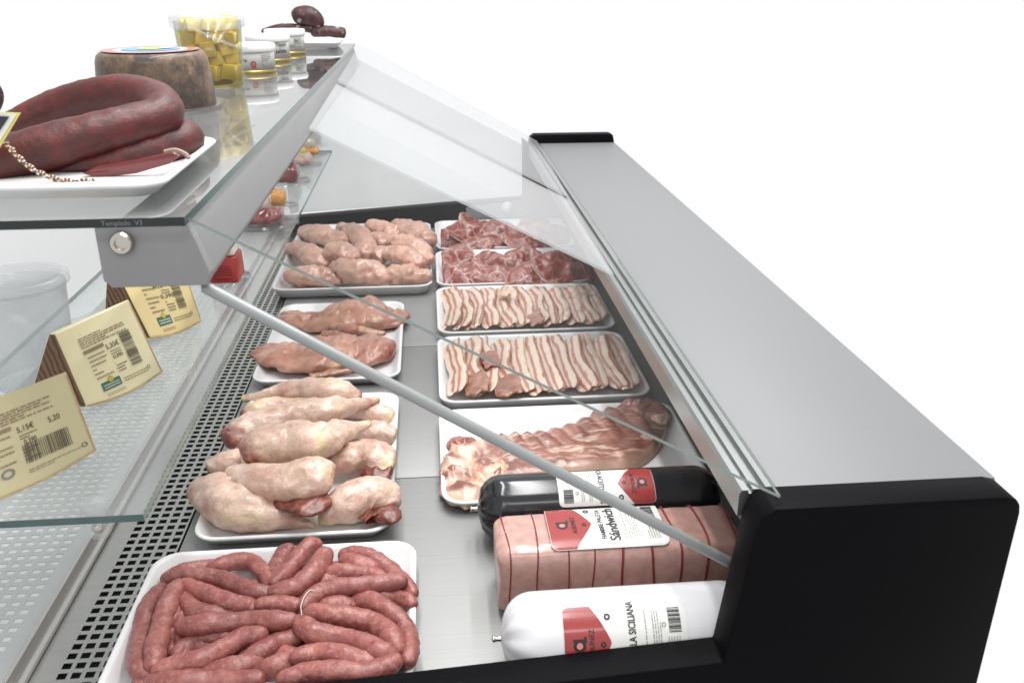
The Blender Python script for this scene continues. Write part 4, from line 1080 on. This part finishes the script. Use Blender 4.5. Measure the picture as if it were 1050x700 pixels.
# red tag in film
V, F = [], []
q = [(84, 178), (100, 170), (140, 164), (176, 156), (184, 160), (174, 168), (140, 178), (100, 183)]
V = [PY(a, b, .945 - .0 * i) for i, (a, b) in enumerate(q)]; V += [v + Vector((0, .006, .0)) for v in V]
F = [tuple(range(8)), tuple(range(15, 7, -1))] + [(i, (i + 1) % 8, 8 + (i + 1) % 8, 8 + i) for i in range(8)]
M['tagred'] = plain('dark_red_tag', lin(112, 16, 18), .25, .15, coat=.6)
tag(mk('paper_tag', V, F, M['tagred'], bevel=.001), 'dark red glossy tag leaning on the lower cured sausage', 'tag')
# price card
n = M['ink']
sgn = empty('price_card', PY(-10, 160, .915), 'black price card with pale and yellow edging stuck in the sausages', 'price card')
def quad(pts_, mat, th, name):
    V = pts_ + [p_ + Vector((0, th, 0)) for p_ in pts_]
    F = [(0, 1, 2, 3), (7, 6, 5, 4)] + [(i, (i + 1) % 4, 4 + (i + 1) % 4, 4 + i) for i in range(4)]
    return mk(name, V, F, mat, sgn, smooth=False)
M['cardblack'] = plain('card_black', lin(44, 46, 56), .5); M['cardedge'] = plain('card_yellow', lin(226, 220, 120), .5)
quad([PY(-70, 190, .917), PY(-2, 154, .917), PY(21, 116, .917), PY(-50, 112, .917)], M['cardedge'], .0012, 'edging')
quad([PY(-70, 186, .9155), PY(-5, 152, .9155), PY(17, 117, .9155), PY(-50, 113, .9155)], M['paper'], .0012, 'border')
quad([PY(-70, 180, .914), PY(-10, 148, .914), PY(9, 120, .914), PY(-50, 116, .914)], M['cardblack'], .0012, 'writing_face')
# cheese wheel on a clear dish
c = at(163, 108, y=1.47); R_ = .0865
def wheelm():
    n = N('wheel_rind'); mp = n.new('Mapping'); mp.inputs['Scale'].default_value = (1, 1, .85); n.l(n.coord(), mp.inputs['Vector'])
    f = n.noise(55, 5, .7, mp.outputs[0]); g = n.noise(22, 4, .65, mp.outputs[0])
    c_ = n.ramp(f, [(.25, lin(58, 44, 34)), (.48, lin(104, 82, 64)), (.62, lin(128, 103, 78)), (.8, lin(160, 132, 102))])
    c_ = n.mix(n.ramp(g, [(.52, (0, 0, 0, 1)), (.62, (.9, .9, .9, 1))]), c_, lin(58, 50, 46))
    n.bsdf(c_, .6, coat=.25, bump=n.bump(f, .5, .002)); return n.m
M['wheel'] = wheelm()
wh = empty('whole_cheese', (c.x, 1.47, G + .012), 'whole grey-brown cheese wheel with a round paper label on a clear dish', 'cheese')
V, F = lathe([(R_ * .97, 0), (R_ * 1.0, .004), (R_ * .985, .03), (R_ * .94, .069), (R_ * .91, .078), (R_ * .85, .083), (.0005, .085)], (c.x, 1.47, G + .006), 56); mk('rind', V, F, M['wheel'], wh)
p = Print(); p.disc(0, 0, R_ * .82, M['red'], .0, R_ * .62, 40); p.disc(0, 0, R_ * .62, M['paper'], .0, 0, 40); p.disc(.0, 0, R_ * .5, M['blue_ink'], .0006, 0, 30); p.disc(-.0, -.0, R_ * .24, M['yellow_ink'], .0012, 0, 20); p.disc(.02, .01, R_ * .14, M['paper'], .0016, 0, 20)
p.build('paper_label', lambda x, y, h: Vector((c.x + x, 1.47 + y, G + .0915 + h + .0005 - .0010 * math.hypot(x, y) / R_)), wh)
ds = lathe([(.085, 0), (.094, .001), (.100, .010), (.104, .011), (.104, .0125), (.099, .012), (.092, .003), (.0005, .0028)], (c.x, 1.47, G), 56)
tag(mk('clear_dish', ds[0], ds[1], M['plasticclear']), 'clear shallow plastic dish under the cheese wheel', 'dish')
# bucket of cubes
c = at(219, 87, y=1.78)
BX, BYc = c.x, 1.79
bk = empty('plastic_bucket', (BX, BYc, G), 'clear lidded bucket packed with yellow cheese cubes in oil', 'bucket')
V, F = lathe([(.052, 0), (.054, .002), (.0605, .118), (.0595, .118), (.053, .003), (.0005, .003)], (BX, BYc, G), 44); mk('bucket_body', V, F, M['plasticclear'], bk)
V, F = lathe([(.0625, .106), (.066, .108), (.0665, .124), (.064, .127), (.058, .127), (.056, .124), (.0005, .124)], (BX, BYc, G), 44); mk('lid', V, F, M['plastictrans'], bk)
n = N('oil'); tr = n.new('BsdfTransparent'); tr.inputs['Color'].default_value = (.97, .90, .46, 1); n.surf(tr.outputs[0]); M['oil'] = n.m
V, F = lathe([(.0515, .0035), (.0518, .004), (.0575, .102), (.0005, .102)], (BX, BYc, G), 44); mk('oil', V, F, M['oil'], bk)
hp = [(BX + .066 * math.cos(a), BYc - .066 * abs(math.sin(a)) * 1.02 , G + .112 - .045 * math.sin(a) * 1.) for a in [PI * k / 16 for k in range(0, 17)]]
hp = [(BX + .0665 * math.cos(PI * .75), BYc - .0665 * math.sin(PI * .75), G + .108), (BX + .0675 * math.cos(PI * 1.45), BYc + .0675 * math.sin(PI * 1.45), G + .108), (BX + .068 * math.cos(PI * 1.62), BYc + .068 * math.sin(PI * 1.62), G + .09), (BX + .068 * math.cos(PI * 1.8), BYc + .068 * math.sin(PI * 1.8), G + .075), (BX + .066, BYc, G + .07)]
V, F, A = tube(hp[1:], .0022, 1, 8, 40); mk('handle', V, F, M['plastictrans'], bk)
n = N('cube_cheese'); f = n.noise(60, 4); n.bsdf(n.ramp(f, [(.3, lin(236, 200, 66)), (.7, lin(252, 228, 116))]), .35, coat=.5, sss=.1); M['cube'] = n.m
V, F = boxg(-.011, .011, -.011, .011, -.011, .011)
cube0 = mk('cheese_cube', V, F, M['cube'], bevel=.002, segs=2)
k = 0; first = True
for lay in range(5):
    for i in range(9):
        a = 2 * PI * (i + (lay % 2) * .5) / 9
        if math.sin(a) > .45: continue
        rr = .0355 + .006 * lay / 5 - random.uniform(.0, .003)
        o = cube0 if first else cube0.copy()
        if not first: COL.objects.link(o)
        first = False
        o.location = (BX + rr * math.cos(a), BYc + rr * math.sin(a), G + .017 + .0195 * lay + random.uniform(-.003, .003))
        o.rotation_euler = (random.uniform(-.45, .45), random.uniform(-.45, .45), a + random.uniform(-.6, .6)); s_ = random.uniform(1.1, 1.3); o.scale = (s_, s_ * random.uniform(.8, 1.1), s_)
        tag(o, 'yellow cheese cube packed in the clear oil bucket', 'cheese cube', 'cheese cubes in the bucket')
n = N('bucket_core'); n.bsdf(lin(150, 128, 30), .5); M['core'] = n.m
V, F = lathe([(.034, .006), (.036, .008), (.038, .095), (.0005, .096)], (BX, BYc, G), 24); mk('cheese_core', V, F, M['core'], bk)
# three white tins
def tin(px, py, Yc, r, h, label, words, a0, red=False):
    c_ = at(px, py, y=Yc); X_ = c_.x
    o = empty('food_tin', (X_, Yc, G), label, 'tin', 'white tins on the top glass')
    V, F = lathe([(r * .99, 0), (r * 1.015, .002), (r * 1.015, .006), (r * .99, .008)], (X_, Yc, G), 40); mk('rim', V, F, M['gold'], o)
    V, F = lathe([(r * .985, .008), (r * .97, h - .016)], (X_, Yc, G), 40); mk('body', V, F, M['paper'], o)
    V, F = lathe([(r * .99, h - .016), (r * 1.03, h - .014), (r * 1.03, h - .004), (r * 1.0, h), (r * .9, h), (r * .88, h - .003), (.0005, h - .003)], (X_, Yc, G), 40); mk('lid', V, F, M['tray'], o)
    p = Print()
    fn = lambda x, y, hh: Vector((X_ + (r * .985 + hh + .0005) * math.sin(x / r + a0), Yc - (r * .985 + hh + .0005) * math.cos(x / r + a0), G + .009 + y))
    for s_, x_, y_, sz, m_ in words: p.text(s_, x_, y_, sz, m_, 0, .0006, .01)
    p.lines(.022, .048, .006, h - .028, 7, M['grey_ink'], fill=.4, h=.0006)
    p.rect(-.03, .002, .05, .003, M['grey_ink'], .0006, 12, 1); p.rect(-.03, h - .027, .05, h - .026, M['grey_ink'], .0006, 12, 1)
    if red: p.disc(.004, .012, .006, M['red'], .0006, .003); p.rect(.0, .003, .009, .009, M['red'], .0006)
    p.build('label_print', fn, o); return o
tin(293, 49, 2.56, .052, .062, 'white tin with small green mark, farthest of the three', [('100%', .012, .012, .009, M['green_ink']), ('Sal', .030, .026, .010, M['ink'])], .15)
tin(276, 58, 2.34, .052, .062, 'white tin with large dark lettering, middle of the three', [('Tierno', .030, .031, .011, M['ink']), ('Jamón', .030, .016, .013, M['ink'])], .22)
tin(258, 71, 2.06, .052, .060, 'white tin with a red mark, right behind the bucket', [('Extra', -.02, .02, .010, M['ink'])], .20, True)
# far sausages on their tray
tray(-.44, -.242, 2.70, 2.86, G, .020, 'small white tray at the far end of the top glass', .02, group='white trays on the top glass')
for q, r, lab in (([(318, 33), (332, 32), (345, 33), (355, 34)], .0121, 'speckled dry sausage lying flat on the far tray'), ([(268, 34), (285, 29), (305, 28), (318, 30), (330, 34)], .011, 'thin dark dry sausage lying behind the tins')):
    V, F, A = tube([PY(a, b, 2.76) for a, b in q], r * 1.45 if r > .012 else r, .9, 20, 30, .002, 40, r * 99, 1.)
    V = [Vector((v.x, v.y, max(v.z, G + .007))) for v in V]
    tag(mk('dry_sausage', V, F, M['bloom'], attrs=A), lab, 'dry sausage')
V, F, A = tube([PY(300, 19, 2.76), PY(309, 16, 2.76), PY(320, 18, 2.76), PY(331, 28, 2.76)], [.022, .026, .026, .018], 1., 22, 30, .002, 40, 5, 1.)
tag(mk('dry_sausage', V, F, M['bloom'], attrs=A), 'plump dark dry sausage leaning on top at the far end', 'dry sausage')

# ------------------------------------------------------------------ camera, light, world
cam = bpy.data.cameras.new('camera'); co = bpy.data.objects.new('camera', cam); COL.objects.link(co)
cam.sensor_width = 36; cam.lens = FPX / 1050 * 36; cam.clip_start = .02; cam.clip_end = 100
right = Vector((_X.x, _Y.x, _Z.x)); upv = Vector((_X.y, _Y.y, _Z.y)); fw = Vector((_X.z, _Y.z, _Z.z))
co.matrix_world = Matrix(((right.x, upv.x, -fw.x, 0), (right.y, upv.y, -fw.y, 0), (right.z, upv.z, -fw.z, CAMZ), (0, 0, 0, 1)))
cam.dof.use_dof = True; cam.dof.focus_distance = 1.35; cam.dof.aperture_fstop = 11
SC.camera = co
w = bpy.data.worlds.new('World'); SC.world = w; w.use_nodes = True
w.node_tree.nodes['Background'].inputs[0].default_value = (1, 1, 1, 1); w.node_tree.nodes['Background'].inputs[1].default_value = 1.0
def lamp(x, y, z, sx, sy, e):
    l = bpy.data.lights.new('ceiling_or_fill_lamp', 'AREA'); l.shape = 'RECTANGLE'; l.size = sx; l.size_y = sy; l.energy = e; l.color = (1, .995, .985)
    o = bpy.data.objects.new('ceiling_or_fill_lamp', l); COL.objects.link(o); o.location = (x, y, z)
for x in (-.25, .35, .95): lamp(x, 1.7, 2.4, .10, 2.6, 38)
l = bpy.data.lights.new('ceiling_or_fill_lamp', 'AREA'); l.shape = 'RECTANGLE'; l.size = 1.6; l.size_y = .3; l.energy = 11; l.color = (1, .995, .985)  # added frontal fill, above and behind the camera, to brighten the tray fronts
o = bpy.data.objects.new('ceiling_or_fill_lamp', l); COL.objects.link(o); o.location = (-.1, -1.2, 2.3)
o.rotation_euler = (Vector((0, 1.5, .1)) - Vector(o.location)).to_track_quat('-Z', 'Y').to_euler()
SC.view_settings.view_transform = 'Standard'; SC.view_settings.look = 'None'; SC.view_settings.exposure = 0; SC.view_settings.gamma = 1
SC.render.engine = 'CYCLES'; cy = SC.cycles
cy.max_bounces = 10; cy.transparent_max_bounces = 24; cy.diffuse_bounces = 4; cy.glossy_bounces = 5; cy.transmission_bounces = 6
cy.use_denoising = True; cy.caustics_reflective = False; cy.caustics_refractive = False
